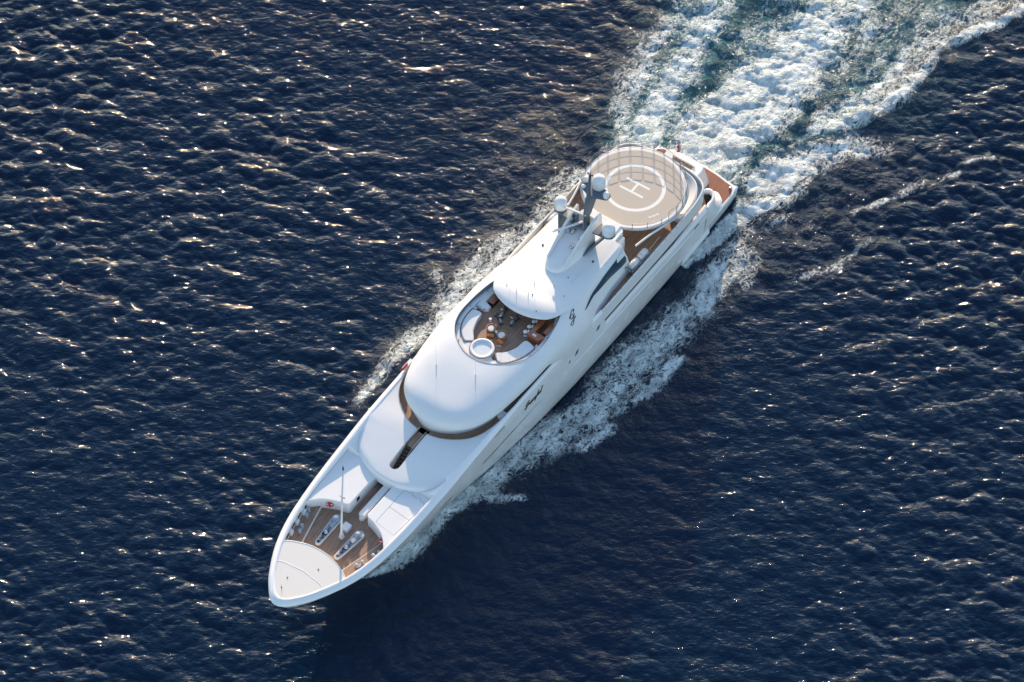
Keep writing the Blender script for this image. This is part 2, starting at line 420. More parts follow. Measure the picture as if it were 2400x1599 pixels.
WAKE = [
  ([(-1.3, -2.2, 5.0, 1.35), (-6.0, -2.7, 5.4, 1.3), (-13.3, -0.5, 6.0, 1.18), (-20.5, 0.4, 6.6, 0.98), (-28.7, -0.7, 7.4, 0.86), (-37.3, -0.5, 8.0, 0.78), (-65.6, -0.4, 8, 0.6)], 'fr'),
  ([(-1.3, -2.2, 4.0, 0.8), (-13.3, -0.5, 4.6, 0.8), (-28.7, -0.7, 5.6, 0.7), (-37.3, -0.5, 6, 0.7)], 'a'),
  ([(-1.3, -2.2, 3.0, 1.35), (-6.3, -2.8, 3.4, 1.3), (-11.3, -0.6, 3.4, 1.15), (-18.0, 0.7, 3, 0.95)], 'f'),
  ([(0.4, -10.0, 2.6, 1.0), (-5.8, -10.4, 3.2, 0.95), (-12.6, -11.2, 3.7, 0.84), (-20.0, -12.8, 4.2, 0.76), (-26.2, -13.6, 4.6, 0.7), (-42.6, -15.2, 5, 0.5)], 'far'),
  ([(2.8, -11.0, 2.0, 0.78), (-2.2, -13.3, 3.0, 0.72), (-8.3, -15.5, 3.6, 0.7), (-20.3, -17.4, 4, 0.6), (-26.6, -17.6, 4, 0.5)], 'fr'),
  ([(-1.4, -8.0, 2.2, 1), (-11.9, -7.8, 3, 1), (-23.9, -7.5, 3.6, 1), (-33.8, -9.5, 4, 0.9)], 'r'),
  ([(-4.5, 3.6, 1.6, 0.9), (-14.9, 5.5, 3.4, 1), (-24.0, 5.2, 4, 1), (-31.6, 6.0, 4.5, 1), (-41.4, 6.9, 5, 0.9)], 'r'),
  ([(-8.7, 6.2, 1.2, 0.55), (-14.7, 8.4, 1.8, 0.66), (-21.5, 8.2, 2.2, 0.58), (-31.6, 8.7, 2.6, 0.55), (-42.0, 9.3, 3, 0.5)], 'fa'),
  ([(-12.1, 7.0, 1.6, 0.85), (-18.3, 10.2, 1.9, 0.98), (-24.9, 12.9, 1.8, 0.95), (-29.6, 13.9, 1.5, 0.82), (-35.4, 13.9, 1.4, 0.82), (-40.6, 15.7, 1.5, 0.88), (-47.2, 17.6, 1.5, 0.88), (-56.3, 19.1, 1, 0.7)], 'frl'),
  ([(-14.2, 6.5, 2.4, 0.72), (-20.2, 9.0, 3.2, 0.74), (-26.5, 11.4, 3.6, 0.72), (-32.5, 11.6, 3.6, 0.68), (-39.3, 12.3, 3.8, 0.66), (-47.0, 14.7, 4, 0.6)], 'fr'),
  ([(-2.2, -1.8, 6.5, 0.66), (-14.5, -0.6, 9, 0.68), (-27.8, -0.4, 13, 0.68), (-41.7, -1.1, 15, 0.64)], 'f'),
  ([(-3.9, -2.4, 5.5, 0.6), (-13.9, -1.5, 7, 0.6), (-26.8, -1.7, 9, 0.6), (-40.8, -2.4, 10, 0.6)], 'a'),
  ([(-0.5, -9.5, 3.2, 0.62), (-11.9, -11.5, 4.5, 0.62), (-25.1, -14.0, 5.5, 0.6)], 'f'),
  ([(-18.2, 8.9, 2.0, 0.62), (-26.5, 13.0, 2.4, 0.6), (-33.0, 13.4, 2.8, 0.5), (-42.7, 15.9, 3, 0.45)], 'fr'),
  ([(-0.2, 4.8, 2.0, 1.0), (-3.6, 5.9, 3.2, 1.02), (-8.1, 8.5, 3.6, 0.9), (-12.1, 11.5, 3.6, 0.76), (-16.0, 15.3, 3.0, 0.6)], 'fr'),
  ([(13.7, 4.9, 0.9, 1.15), (8.3, 5.9, 1.3, 1.2), (3.2, 6.3, 1.6, 1.1), (-0.6, 7.9, 1.9, 0.9), (-4.1, 9.7, 1.8, 0.62)], 'fr'),
  ([(71.5, 2.3, 0.35, 0.7), (69.2, 2.9, 0.9, 0.95), (64.2, 3.7, 1.4, 0.98), (58.2, 4.7, 2.0, 0.9), (53.1, 5.7, 2.4, 0.86), (48.8, 6.8, 2.7, 0.8), (43.2, 8.2, 3.3, 0.8), (37.7, 9.1, 3.7, 0.8), (31.5, 9.6, 4.0, 0.78), (24.9, 10.2, 4.3, 0.8), (18.1, 10.3, 4.0, 0.8), (12.1, 9.6, 3.4, 0.8)], 'fr'),
  ([(52.5, 9.8, 0.9, 0.62), (53.8, 8.0, 1.3, 0.66), (55.1, 6.5, 1.3, 0.66)], 'f'),
  ([(38.3, 11.9, 1.2, 0.74), (42.8, 10.9, 1.3, 0.74), (45.3, 8.4, 1.0, 0.7)], 'f'),
  ([(25.5, 13.9, 1.6, 0.72), (30.3, 13.0, 1.6, 0.72), (33.3, 12.0, 1.1, 0.68)], 'f'),
  ([(9.3, 9.0, 2.4, 0.72), (10.3, 12.1, 2.8, 0.6), (15.4, 13.7, 2.4, 0.42)], 'frl'),
  ([(6.8, 8.0, 2.6, 0.6), (1.6, 10.7, 3.2, 0.5), (-0.8, 14.0, 2.5, 0.38)], 'fr'),
  ([(8.2, 16.7, 0.9, 0.5), (3.7, 21.1, 1.3, 0.58), (-1.7, 22.1, 1.2, 0.5)], 'fr'),
  ([(-5.0, 17.1, 0.9, 0.5), (-10.4, 21.0, 1.2, 0.58), (-17.8, 25.1, 1.1, 0.54)], 'fr'),
  ([(-19.6, 24.5, 0.7, 0.6), (-22.5, 27.0, 0.7, 0.6)], 'frl'),
  ([(5.0, 10.4, 5, 0.5), (-3.6, 13.4, 6, 0.5), (-12.7, 16.7, 5, 0.4)], 'r'),
  ([(51.0, -12.0, 1.0, 0.74), (47.4, -12.1, 1.2, 0.74), (42.8, -12.5, 1.6, 0.78), (38.3, -13.0, 2.0, 0.78), (34.3, -14.0, 2.9, 0.77), (29.8, -13.9, 2.8, 0.73), (24.9, -13.7, 2.6, 0.7), (19.3, -13.3, 2.6, 0.68), (13.7, -14.0, 3.1, 0.68), (9.3, -13.6, 3.2, 0.68), (4.3, -12.5, 2.6, 0.68)], 'fr'),
  ([(32.4, -17.5, 1.2, 0.6), (34.1, -15.4, 1.4, 0.62), (36.5, -15.4, 1.2, 0.6)], 'fr'),
  ([(17.5, -15.8, 4, 0.5), (8.4, -16.0, 5, 0.55), (0.8, -13.6, 5, 0.5)], 'r'),
]
# ================================================================== YACHT
yacht = empty('motor_yacht', (O0[0], O0[1], 0), SROT,
              'long white motor yacht under way with helideck aft and teak decks', 'yacht')
Yp = yacht
def part(mb, name, m, **k): 
    par = k.pop('parent', Yp); return mb.build(name, m, par, **k)

# ---- hull form tables; d = distance aft of the stem
SH = [(0, 0), (.03, .25), (.12, .52), (.3, .85), (.6, 1.22), (1.0, 1.6), (1.6, 2.12), (2.5, 2.8), (3.5, 3.4), (4.5, 3.96), (6.5, 4.88), (9, 5.66), (11.6, 6.15), (15.6, 6.55), (20, 6.75), (25, 6.88), (40, 6.88), (52, 6.8), (64, 6.75), (74, 6.6), (80, 6.25), (84, 5.7)]
L5 = [(0, 0), (.3, .7), (1.2, 1.5), (3, 2.5), (6, 3.8), (10, 5.0), (15, 5.85), (20, 6.3), (25, 6.55), (32, 6.72), (40, 6.8), (62, 6.72), (72, 6.5), (77, 6.15), (81, 5.7)]
L2 = [(0, 0), (1, .5), (3, 1.25), (6, 2.2), (12, 3.8), (18, 5.0), (24, 5.7), (30, 6.1), (38, 6.35), (46, 6.45), (58, 6.4), (68, 6.2), (73, 5.95), (77, 5.6)]
L0 = [(0, 0), (2, .55), (6, 1.5), (12, 2.9), (18, 4.15), (23, 4.9), (28, 5.35), (33, 5.72), (40, 5.95), (52, 6.0), (62, 5.9), (68, 5.7), (74, 5.3)]
STEM = {'s': 83.45, '5': 80.6, '2': 76.6, '0': 73.5}
LS = STEM['s']
def Sb(x): return sint(SH, max(0, STEM['s']-x))
ZS = [(31.01, 10.2), (36, 10.45), (46, 10.5), (50, 10.3), (54, 10.1), (57, 9.9), (61, 9.45), (64, 9.15), (68, 8.75), (72, 8.45), (76, 8.3), (84, 8.35)]
def Zs(x):
    if x < 5.4: return 2.42
    if x < 8.6: return 2.42
    if x < 31: return interp([(8.6, 6.75), (14, 6.95), (20, 7.2), (31, 7.25)], x)
    return sint(ZS, x)
def capw(x): return interp([(2, .22), (8.6, .22), (8.61, .62), (13, .55), (16, .34), (31, .3), (31.01, .35), (48, .38), (52, .6), (60, .72), (84, .78)], x)
def capd(x): return interp([(2, .1), (8.6, .1), (8.61, .3), (31, .3), (48, .4), (60, .5), (84, .52)], x)
def hull_y(x, z):
    zs = Zs(x); d0 = STEM
    def v(tab, key): return sint(tab, max(0, STEM[key]-x)) if x < STEM[key] else 0
    y5 = v(L5, '5'); zk = max(5.9, zs-capd(x)); sb = Sb(x)
    pts = [(-1.2, v(L0, '0')*.93), (0, v(L0, '0')), (2.4, v(L2, '2')), (5.3, y5)]+[(5.3+(zk-5.3)*f, y5+(sb-y5)*math.sin(f*1.57)) for f in (.33, .66, 1)]
    return interp(pts, z)
def ring_at(t):
    """t in 0..1 from stern to stem: list of half-section points (x,y,z) keel->inner bulwark"""
    def X(L): return 0.9+(L-0.9)*t
    xs = X(LS); zs = Zs(xs); cw = capw(xs); cdp = capd(xs); sb = Sb(xs)
    d = STEM
    out = []
    for tab, key, z, k in ((L0, '0', -1.2, .93), (L0, '0', 0.0, 1), (L2, '2', min(2.4, zs-cdp*1.2), 1)):
        x = X(STEM[key]); out.append((x, sint(tab, STEM[key]-x)*k, z))
    if zs > 4:
        x5 = X(STEM['5']); y5 = sint(L5, STEM['5']-x5); out.append((x5, y5, 5.3)); zk = zs-cdp
        for f in (.33, .66): out.append((x5+(xs-x5)*f, y5+(sb-y5)*math.sin(f*1.57), 5.3+(zk-5.3)*f))
    else:
        y2 = out[-1][1]; z2 = out[-1][2]
        for f in (.25, .5, .75): out.append((xs, y2+(sb-y2)*.0, z2+.001+(zs-cdp-z2)*f*.9))
        sb = y2
    out.append((xs, sb, zs-cdp))
    nx = 0
    # forward, the cap leans inboard (and aft at the nose)
    def inb(w, z):
        if xs > 70: return (70+(xs-70)*(LS-70-w)/(LS-70), sb*(1-w/6.35), z)
        return (xs, max(0.0, sb-w*(1+0*xs)), z)
    out += [inb(cw*.25, zs-cdp*.45), inb(cw*.6, zs-cdp*.12), inb(cw*.85, zs), inb(cw*1.05, zs-.02), inb(cw*1.18, zs-.12)]
    zin = 2.3 if zs < 4 else (6.14 if xs < 31 else (6.55 if xs >= 56.8 else 8.98))
    out.append(inb(cw*1.22, min(zin, zs-.13)))
    return out
ts = sorted(set([0, .002]+[i/200 for i in range(201)]+[1-.012*(i/14)**2 for i in range(15)]+
     [(8.59-.9)/(LS-.9), (8.62-.9)/(LS-.9), (30.99-.9)/(LS-.9), (31.02-.9)/(LS-.9)]))
hull = MB(); rr = []
for t in ts:
    h_ = ring_at(t); rr.append([(x, y, z) for x, y, z in h_]+[(x, -y, z) for x, y, z in reversed(h_)])
hull.rings(rr, closed=False)
# transom and keel closure
n0 = len(rr[0]); hull.add(rr[0], [tuple(range(n0))])
part(hull, 'hull', M['hull'], smooth=30)
# boot top: dark band at the waterline
for sgn in (1, -1):
    bt = MB(); rg = []
    for i in range(140):
        x = 1.2+i*(68.0-1.2)/139
        rg.append([(x, sgn*(hull_y(x, z)+.015), z) for z in (-.5, 0, .2)])
    bt.rings(rg, closed=False); part(bt, 'boot_stripe', M['boot'], smooth=30)
# knuckle groove between hull and upper works
for sgn in (1, -1):
    g = MB(); rg = []
    for i in range(60):
        x = 42.6+i*(64-42.6)/59; wdt = .11*min(1, (x-42.5)/6, (64.1-x)/3)
        z = 6.55
        rg.append([(x, sgn*(hull_y(x, z+wdt*q)+.012), z+wdt*q) for q in (-1, 1)])
    g.rings(rg, closed=False); part(g, 'hull_groove', M['glass'], smooth=30)
    # raised rubbing crease along the hull, and small openings
    g = MB(); rg = []
    for i in range(60):
        x = 9+i*(39.5-9)/59; k = .07*min(1, (39.6-x)/5); zc = interp([(9, 5.3), (20, 5.75), (40, 6.1)], x)
        rg.append([(x, sgn*(hull_y(x, zc-.5)+.0), zc-.5), (x, sgn*(hull_y(x, zc-.1)+k), zc-.1), (x, sgn*(hull_y(x, zc+.05)+k), zc+.05), (x, sgn*(hull_y(x, zc+.25)-.01), zc+.25)])
    g.rings(rg, closed=False); part(g, 'rubbing_strake', M['hull'], smooth=60)
PX1, PX2, PX3, PX4, PX5 = (32.07, 8.05), (36.35, 8.0), (37.7, 7.75), (29.13, 5.6), (11.4, 5.9)
def hull_patch(x0, x1, z0, z1, sgn, name, m, skew=0.0, off=.02):
    mb = MB(); nx = 6; rg = []
    for i in range(nx+1):
        x = x0+(x1-x0)*i/nx
        rg.append([(x+skew*q, sgn*(hull_y(x, z0+(z1-z0)*q)+off), z0+(z1-z0)*q) for q in (0, .5, 1)])
    mb.rings(rg, closed=False); return part(mb, name, m, smooth=30)
for sgn in (1, -1):
    hull_patch(PX1[0]-.28, PX1[0]+.28, PX1[1]-.32, PX1[1]+.32, sgn, 'porthole', M['glass'], -.25)
    hull_patch(PX2[0]-.28, PX2[0]+.28, PX2[1]-.32, PX2[1]+.32, sgn, 'porthole', M['glass'], -.25)
    hull_patch(PX3[0]-.15, PX3[0]+.15, PX3[1]-.16, PX3[1]+.16, sgn, 'porthole', M['glass'], -.1)
    hull_patch(PX4[0]-.5, PX4[0]+.5, PX4[1]-.08, PX4[1]+.08, sgn, 'vent_slot', M['dark'])
    hull_patch(PX5[0]-.5, PX5[0]+.5, PX5[1]-.13, PX5[1]+.13, sgn, 'vent_slot', M['dark'])
    hull_patch(50.3, 52.2, 9.35, 9.45, sgn, 'vent_slot', M['dark'], off=.02)
# fold-out balcony notches low on the quarter
for sgn in (1, -1):
    nb = MB()
    for x0, x1 in ((7.6, 13.4),):
        nb.rings([[(x0, sgn*(hull_y(x0, .3)+.02), -.3), (x0, sgn*(hull_y(x0, 1.0)+.2), .5), (x0, sgn*(hull_y(x0, 1.2)+.2), .75), (x0, sgn*(hull_y(x0, 1.6)), 1.5)],
                  [(x1, sgn*(hull_y(x1, .3)+.02), -.3), (x1, sgn*(hull_y(x1, 1.0)+.2), .5), (x1, sgn*(hull_y(x1, 1.2)+.2), .75), (x1, sgn*(hull_y(x1, 1.6)), 1.5)]], closed=True)
    part(nb, 'hull_sponson', M['hull'], smooth=40)

# ---- side deck and main deck interior seen through the long side opening
def inner_outline(x0, x1, ins, n=60): return [(x0+(x1-x0)*i/n, Sb(x0+(x1-x0)*i/n)-ins) for i in range(n+1)]
pl = list(reversed([q_ for q_ in inner_outline(8.8, 31.0, .5)]))+[(8.0, 5.6), (7.4, 4.9), (7.3, 2.6), (4.0, 2.55)]
mb = MB(); mb.prism(pl+[(x, -y) for x, y in reversed(pl)], 6.15, 6.3); part(mb, 'main_deck', M['teak'], smooth=0)
mb = MB(); mb.prism(mirror([(31, 5.3), (12, 5.3), (10.5, 4.6), (10.2, 2.5)]), 6.305, 8.19); part(mb, 'saloon_wall', M['lining'], smooth=0)

# ---- upper deck: slab, teak, and the outer band (bulwark)
band_out = [(31.0, 6.78), (27, 6.77), (22, 6.74), (17, 6.68), (13, 6.58), (10.8, 6.4), (9.2, 6.0), (8.3, 5.2), (7.8, 4.0), (7.55, 2.4), (7.5, 1.0), (7.5, 0)]
bo = smooth_pts(band_out, 5); bo = mirror([(a, max(0, b)) for a, b in bo])
mb = MB(); mb.prism([(a, b*.97) for a, b in bo], 8.2, 9.05); part(mb, 'upper_deck_slab', M['white'], smooth=0)
def band(poly_half, z0, z1, wid, name, lean=0.0, cap=.06):
    """closed bulwark following a half outline (open at the forward end)"""
    full = smooth_pts(poly_half, 5); full = full+[(a, -b) for a, b in reversed(full)][1:]
    ins = offset_path(full, wid)
    rg = []
    for (a, b), (c, d) in zip(full, ins):
        ux, uy = (c-a)/wid, (d-b)/wid
        rg.append([(a+ux*.10, b+uy*.10, z0), (a, b, z0+.12), (a+ux*lean, b+uy*lean, z1-cap), (a+ux*(lean+.06), b+uy*(lean+.06), z1), (c+ux*lean*.3, d+uy*lean*.3, z1), (c+ux*(lean*.3+.02), d+uy*(lean*.3+.02), z1-cap), (c, d, z0+.1)])
    mb = MB(); mb.rings(rg, closed=True); return part(mb, name, M['white'], smooth=40)
def offset_path(p, w_):
    out = []
    for i in range(len(p)):
        a = Vector(p[max(0, i-1)]); c = Vector(p[min(len(p)-1, i+1)]); d = (c-a)
        d.normalize(); nn = Vector((d.y, -d.x))       # path runs bow(port) -> stern -> bow(starboard): inboard side
        q = Vector(p[i]); cand = q+nn*w_
        if (cand-Vector((20, 0))).length > (q-Vector((20, 0))).length: cand = q-nn*w_
        out.append((cand.x, cand.y))
    return out
band(band_out, 8.08, 10.15, .22, 'upper_bulwark', lean=.05)
# teak of the upper deck: side decks, aft deck and the walk round the bridge front
C_half = [(56.62, 0), (56.57, .9), (56.22, 2.25), (55.42, 3.7), (54.4, 4.87), (53.15, 5.68), (51.7, 6.12), (50.3, 6.38), (49.0, 6.46), (45, 6.48), (40, 6.46), (36, 6.42), (32, 6.45)]
ch = smooth_pts(C_half, 4)
tk = [(x, y) for x, y in ch]+[(27, 6.52), (20, 6.5), (13, 6.33), (10.6, 6.0), (9.4, 5.2), (8.9, 3.5), (8.8, 0)]
mb = MB(); mb.prism(mirror(tk), 9.0, 9.1); part(mb, 'upper_deck', M['teak'], smooth=0)
# sloped white moulding behind the helideck
half = smooth_pts([(14.5, 6.3), (12.6, 6.2), (10.8, 5.9), (9.4, 5.2), (8.5, 4.2), (8.1, 2.8), (8.0, 1.2), (8.0, 0)], 5)
full = half+[(a, -b) for a, b in reversed(half)][1:]; ins = offset_path(full, 1.5)
mb = MB(); mb.rings([[(a, b, 9.15), (a, b, 10.0), (a+(c-a)*.1, b+(d-b)*.1, 10.12), (a+(c-a)*.75, b+(d-b)*.75, 9.75), (c, d, 9.3), (c, d, 9.12)] for (a, b), (c, d) in zip(full, ins)], closed=True)
part(mb, 'aft_moulding', M['white'], smooth=50)

# ---- fore superstructure (smooth whale-back ahead of the bridge)
def fdome_D(x):
    base = Sb(x)-capw(x)*.86
    if x <= 58.2: return base
    t = (x-58.2)/(63.75-58.2); t = min(1, t)
    return base*(max(0, 1-t**2.6))**.5
def fdome_Ze(x): return interp([(49, Zs(49)-.02), (58.2, Zs(58.2)-.03), (59.5, Zs(58.2)-.45), (61, 8.55), (62.5, 8.4), (64, 8.38)], x)
def fdome_Z0(x): return sint([(49, 9.95), (56.4, 9.92), (59, 9.65), (61.5, 9.3), (63, 9.08), (63.6, 8.95), (63.75, 8.6)], x)
def fdome_z(x, y):
    D = max(.01, fdome_D(x)); s = min(1, abs(y)/D); ze, z0 = fdome_Ze(x), fdome_Z0(x)
    if x < 58: return ze+(z0-ze)*(1-s**2.5)
    return ze+(z0-ze)*(max(0, 1-s**7))**.5
xs_f = [49+i*.35 for i in range(27)]+[58.45+.4*i for i in range(9)]+[61.95+.2*i for i in range(6)]+[63.1, 63.25, 63.4, 63.5, 63.6, 63.67, 63.72, 63.75]
ss = [0, .1, .2, .3, .4, .5, .6, .7, .78, .85, .9, .94, .97, .99, 1.0]
rg = []
for x in xs_f:
    D = max(.02, fdome_D(x)); z0b = 7.6
    top = [(x, D*s, fdome_z(x, D*s)) for s in ss]
    top = [(x, D*s, fdome_z(x, D*s)) for s in ss]+[(x, D+.0, fdome_z(x, D)-.12), (x, max(.01, D-.12), z0b)]
    full = [(a, -b, c) for a, b, c in reversed(top)][:-1]+top
    rg.append(full)
mb = MB(); mb.rings(rg, closed=True)
fd = part(mb, 'foredeck_superstructure', M['white'])
walk = MB(); walk.prism(mirror([(x, y) for x, y in ch if x > 47]+[(47, 6.46)]), 9.3, 14)
slot_out = [(x, y) for x, y in [(56.1, -.68), (56.1, .68), (61.6, .64)]]+[(61.6+.64*math.sin(R(a)), .64*math.cos(R(a))) for a in range(15, 180, 15)]+[(61.6, -.64)]
slot = MB(); slot.prism(slot_out, 7.0, 14)
boolean_cut(fd, [walk, slot])
for sg in (1, -1):
    rg = []
    for i in range(25):
        x = 56.9+i*(62.9-56.9)/24; yo = Sb(x)-capw(x)*1.05; yi = min(yo-.3, max(3.2, fdome_D(x)-1.2)); zt = Zs(x)-.04
        k = min(1, max(0, (62.9-x)/.5)); zi = fdome_z(x, yi) if x < 60 else 8.45
        zlo = 8.38; r_ = []
        for q in (0, .25, .5, .75, .9, 1):
            zz = zi-.15+(zt-zi+.15)*q**1.5; r_.append((x-(.3*(1-k)), (yi+(yo-yi)*q)*sg, zlo+(zz-zlo)*math.sin(k*1.57) if x > 60 else zz))
        r_ += [(x-(.3*(1-k)), yo*sg, 7.9), (x-(.3*(1-k)), yi*sg, 7.9)]
        rg.append(r_)
    mb = MB(); mb.rings(rg, closed=True); part(mb, 'foredeck_shoulder', M['white'], smooth=50)
# dark lining + steps in the slot
mb = MB(); q = offset_poly(slot_out, .02); n_ = len(q)
mb.prism(q, 6.9, 6.95); part(mb, 'stair_landing', M['teak'], smooth=0)
mb = MB(); rg = [[(x, y, 7.62) for x, y in offset_poly(slot_out, -.015)], [(x, y, 6.9) for x, y in offset_poly(slot_out, -.015)]]
mb.rings(rg, cap0=False, cap1=False); part(mb, 'stairwell_wall', M['white'], smooth=30)
st = MB()
for i in range(9):
    st.box((58.9+i*.36, 0, 9.25-i*.23), (.34, 1.1, .06))
part(st, 'stair_treads', M['darkwood'], smooth=0, label='brown wooden treads going down to the foredeck')
mb = MB(); mb.prism([(55.9, -.6), (58.8, -.6), (58.8, .6), (55.9, .6)], 9.2, 9.45); part(mb, 'stair_landing', M['teak'], smooth=0)
for s_ in (-1, 1):
    mb = MB(); mb.tube([(56.4, s_*.5, 10.0), (58.8, s_*.5, 9.95), (62.0, s_*.42, 8.1)], .025)
    for px in (56.6, 58.7, 60.5): mb.tube([(px, s_*.5, 9.0), (px, s_*.5, 9.95 if px < 59 else 9.0)], .02)
    part(mb, 'handrail', M['steel'])
cc = [(x, y) for x, y in ch if x > 49.3]; cc = [(x, -y) for x, y in reversed(cc)]+cc[1:]
for keep in (lambda y: y <= -.7, lambda y: y >= .7):
    seg_ = [(x, y) for x, y in cc if keep(y)]
    mb = MB(); mb.rings([[(x-.03 if x > 52 else x, y*.992, 9.1), (x-.03 if x > 52 else x, y*.992, fdome_z(x, min(abs(y), fdome_D(x)))-.06)] for x, y in seg_], closed=False)
    part(mb, 'coaming_lining', M['lining'], smooth=60)
mb = MB(); mb.prism(mirror([(x-.01, y*.999) for x, y in ch if x > 49]+[(49, 6.4)]), 9.15, 9.45); part(mb, 'bridge_walkway', M['teak'], smooth=0)
# coaming lip round the walkway
path = [(x, y) for x, y in ch if x > 49.3]; 
for sg in (1, -1):
    pp = [(x, y*sg) for x, y in path if x < 56.3 or abs(y) > .62]
    mb = MB(); mb.tube([(x, y, fdome_z(x, min(abs(y), fdome_D(x)))+.0) for x, y in pp], .055, 8); part(mb, 'coaming_lip', M['lgrey'])

# ---- working deck, raised side pads, fore blocks, bow deck
wd_ = [(76.2, 0)]+[(x, max(0.05, Sb(x)-capw(x)*1.2)) for x in [76.2-i*.5 for i in range(32)]]
mb = MB(); mb.prism(mirror([(x, y) if y > .06 else (x, 0) for x, y in wd_]), 6.55, 6.7); part(mb, 'foredeck', M['teak'], smooth=0)
def inner_y(x):
    w_ = capw(x)*1.22
    if x <= 70: return Sb(x)-w_
    xo = 70+(x-70)*(LS-70)/(LS-70-w_); return Sb(min(xo, LS))*(1-w_/6.35)
arcx = [(75.0, 0), (75.05, .9), (75.25, 1.9), (75.65, 3.0), (76.1, 3.9), (76.5, inner_y(76.5)+.0)]
def bow_edge():
    out = []
    for d in [7.2, 6.6, 6, 5.3, 4.6, 4, 3.4, 2.9, 2.4, 2.0, 1.6, 1.3, 1.0, .8, .6, .4, .25, .12, .04, .01]:
        x = LS-d; w_ = .80; out.append((70+(x-70)*(LS-70-w_)/(LS-70), Sb(x)*(1-w_/6.35)))
    return out
be = bow_edge(); bx = max(p[0] for p in be)
half = smooth_pts(arcx, 4)[:-1]+be+[(bx+.02, 0)]
bow_out = half+[(x, -y) for x, y in reversed(half[1:-1])]
def bz(x, y): return 8.12+.10*(1-min(1, abs(y)/5)**2)
mb = MB(); mb.prism(bow_out, 6.6, 8.16); part(mb, 'bow_deck', M['deckwhite'], smooth=0, bevel=.03)
lip = smooth_pts(arcx, 6); lip = [(x, -y) for x, y in reversed(lip)][:-1]+lip
mb = MB(); mb.tube([(x+.04, y, 8.14) for x, y in lip], .06, 8); part(mb, 'deck_edge_moulding', M['white'])
stp = smooth_pts([(79.2, -3.35), (78.75, -2.9), (78.55, -2.1), (78.45, -1.2), (78.32, 0), (78.45, 1.2), (78.55, 2.1), (78.75, 2.9), (79.2, 3.35)], 6)
stp = [(x, y*1.0) for x, y in stp]
mb = MB(); mb.tube([(x, y, 8.14) for x, y in stp], .05, 8); part(mb, 'deck_edge_moulding', M['white'])
for y_, x_ in ((1.2, 77.2), (-.9, 80.0)):
    mb = MB(); mb.lathe([(.07, 0), (.07, .06), (.02, .07)], (x_, y_, 8.16), 10); part(mb, 'deck_fitting', M['dark'])
mb = MB(); mb.tube([(81.7, -.35, 8.1), (81.7, -.35, 9.35)], .03, rend=.015); mb.lathe([(.09, 0), (.09, .1), (.02, .14)], (81.7, -.35, 8.75), 10)
part(mb, 'bow_light_post', M['grey'])
# side pads with bollards
for sg in (1, -1):
    o_ = [(69.4, 4.25), (70.5, 4.0), (72, 3.65), (74.0, 3.15), (75.2, 2.85), (75.6, 3.4), (76.05, 3.95), (76.3, 4.3)]
    outer = [(x, inner_y(x)) for x in (76.2, 75.5, 74.5, 73.5, 72.5, 71.5, 70.5, 69.9)]
    po = [(x, y*sg) for x, y in o_+outer]
    mb = MB(); mb.prism(po, 6.66, 7.08); part(mb, 'mooring_platform', M['white'], smooth=0, bevel=.02)
    mb = MB(); mb.prism(offset_poly(po, .07), 7.0, 7.09); part(mb, 'mooring_platform_deck', M['teak'], smooth=0)
    for bx_, by_ in ((73.6, 4.05), (71.5, 4.75)):
        b_ = MB()
        for k in (-.36, .36): b_.lathe([(.16, 0), (.14, .08), (.13, .42), (.2, .45), (.2, .52), (.05, .56)], (bx_+k, (by_-k*.35)*sg, 7.09), 14)
        b_.box((bx_, by_*sg, 7.12), (1.05, .34, .07), rz=-.3*sg)
        part(b_, 'bollard', M['lgrey'], smooth=40)
    for fx in (75.4, 73.9, 72.4, 70.9):
        mb = MB(); yy = inner_y(fx)-.03
        mb.box((fx, yy*sg, 7.62), (.75, .06, .26), rz=-.28*sg); part(mb, 'fairlead_port', M['dark'], smooth=0)
        mb = MB(); mb.box((fx-.75, (inner_y(fx-.75)-.2)*sg, 7.35), (.6, .3, .5), rz=-.28*sg); part(mb, 'bulwark_locker', M['white'], smooth=0, bevel=.04)
# fore blocks either side of the corridor
def block(sg):
    fr = smooth_pts([(68.55, 1.25), (68.75, 2.1), (69.1, 3.1), (69.7, 4.2), (70.6, 5.1)], 4)
    outer = [(x, inner_y(x)-.0) for x in (71.0, 70, 69, 68, 67, 66, 65, 64, 63, 62, 61, 60)]
    iy = [(60, 1.2), (64, 1.2), (67, 1.22)]
    poly = [(68.1, 1.0)]; poly = fr[1:]+outer+iy+arc(68.2, 1.55, .35, 270, 330, 4)
    mb = MB(); mb.prism([(x, y*sg) for x, y in poly], 6.6, 8.38); 
    return part(mb, 'foredeck_house', M['white'], smooth=30, bevel=.11, seg=3)
block(1); block(-1)
# hatch seams on the port house
mb = MB()
loop = [(68.6, 2.55), (68.9, 5.25), (63.9, 5.65), (63.5, 5.4), (63.45, 4.75), (63.2, 4.75), (63.2, 4.45), (63.45, 4.45), (63.3, 3.5), (63.05, 3.5), (63.05, 3.2), (63.3, 3.2), (63.3, 2.75), (63.6, 2.55)]
mb.add(*[(lambda r: (r.v, r.f))(ribbon(loop, .035, 8.387, closed=True))][0]); 
r2 = ribbon([(66.1, 2.55), (66.3, 5.45)], .03, 8.387); mb.add(r2.v, r2.f)
part(mb, 'hatch_seam', M['grey'], smooth=0)
mb = MB(); r2 = ribbon([(62.6, -5.3), (66, -5.5), (70.2, -4.9)], .0001, 8.387)
# dark access panel on the starboard house wall, corridor floor is the foredeck teak
mb = MB(); mb.box((66.9, -1.19, 7.75), (.5, .05, .55)); part(mb, 'wall_panel', M['black'], smooth=0)
for px, py, sg in ((69.2, 2.2, 1), (69.35, -3.0, -1)):
    mb = MB(); mb.lathe([(.04, 0), (.03, .05)], (px, py, 8.38), 8); part(mb, 'deck_fitting', M['dark'])
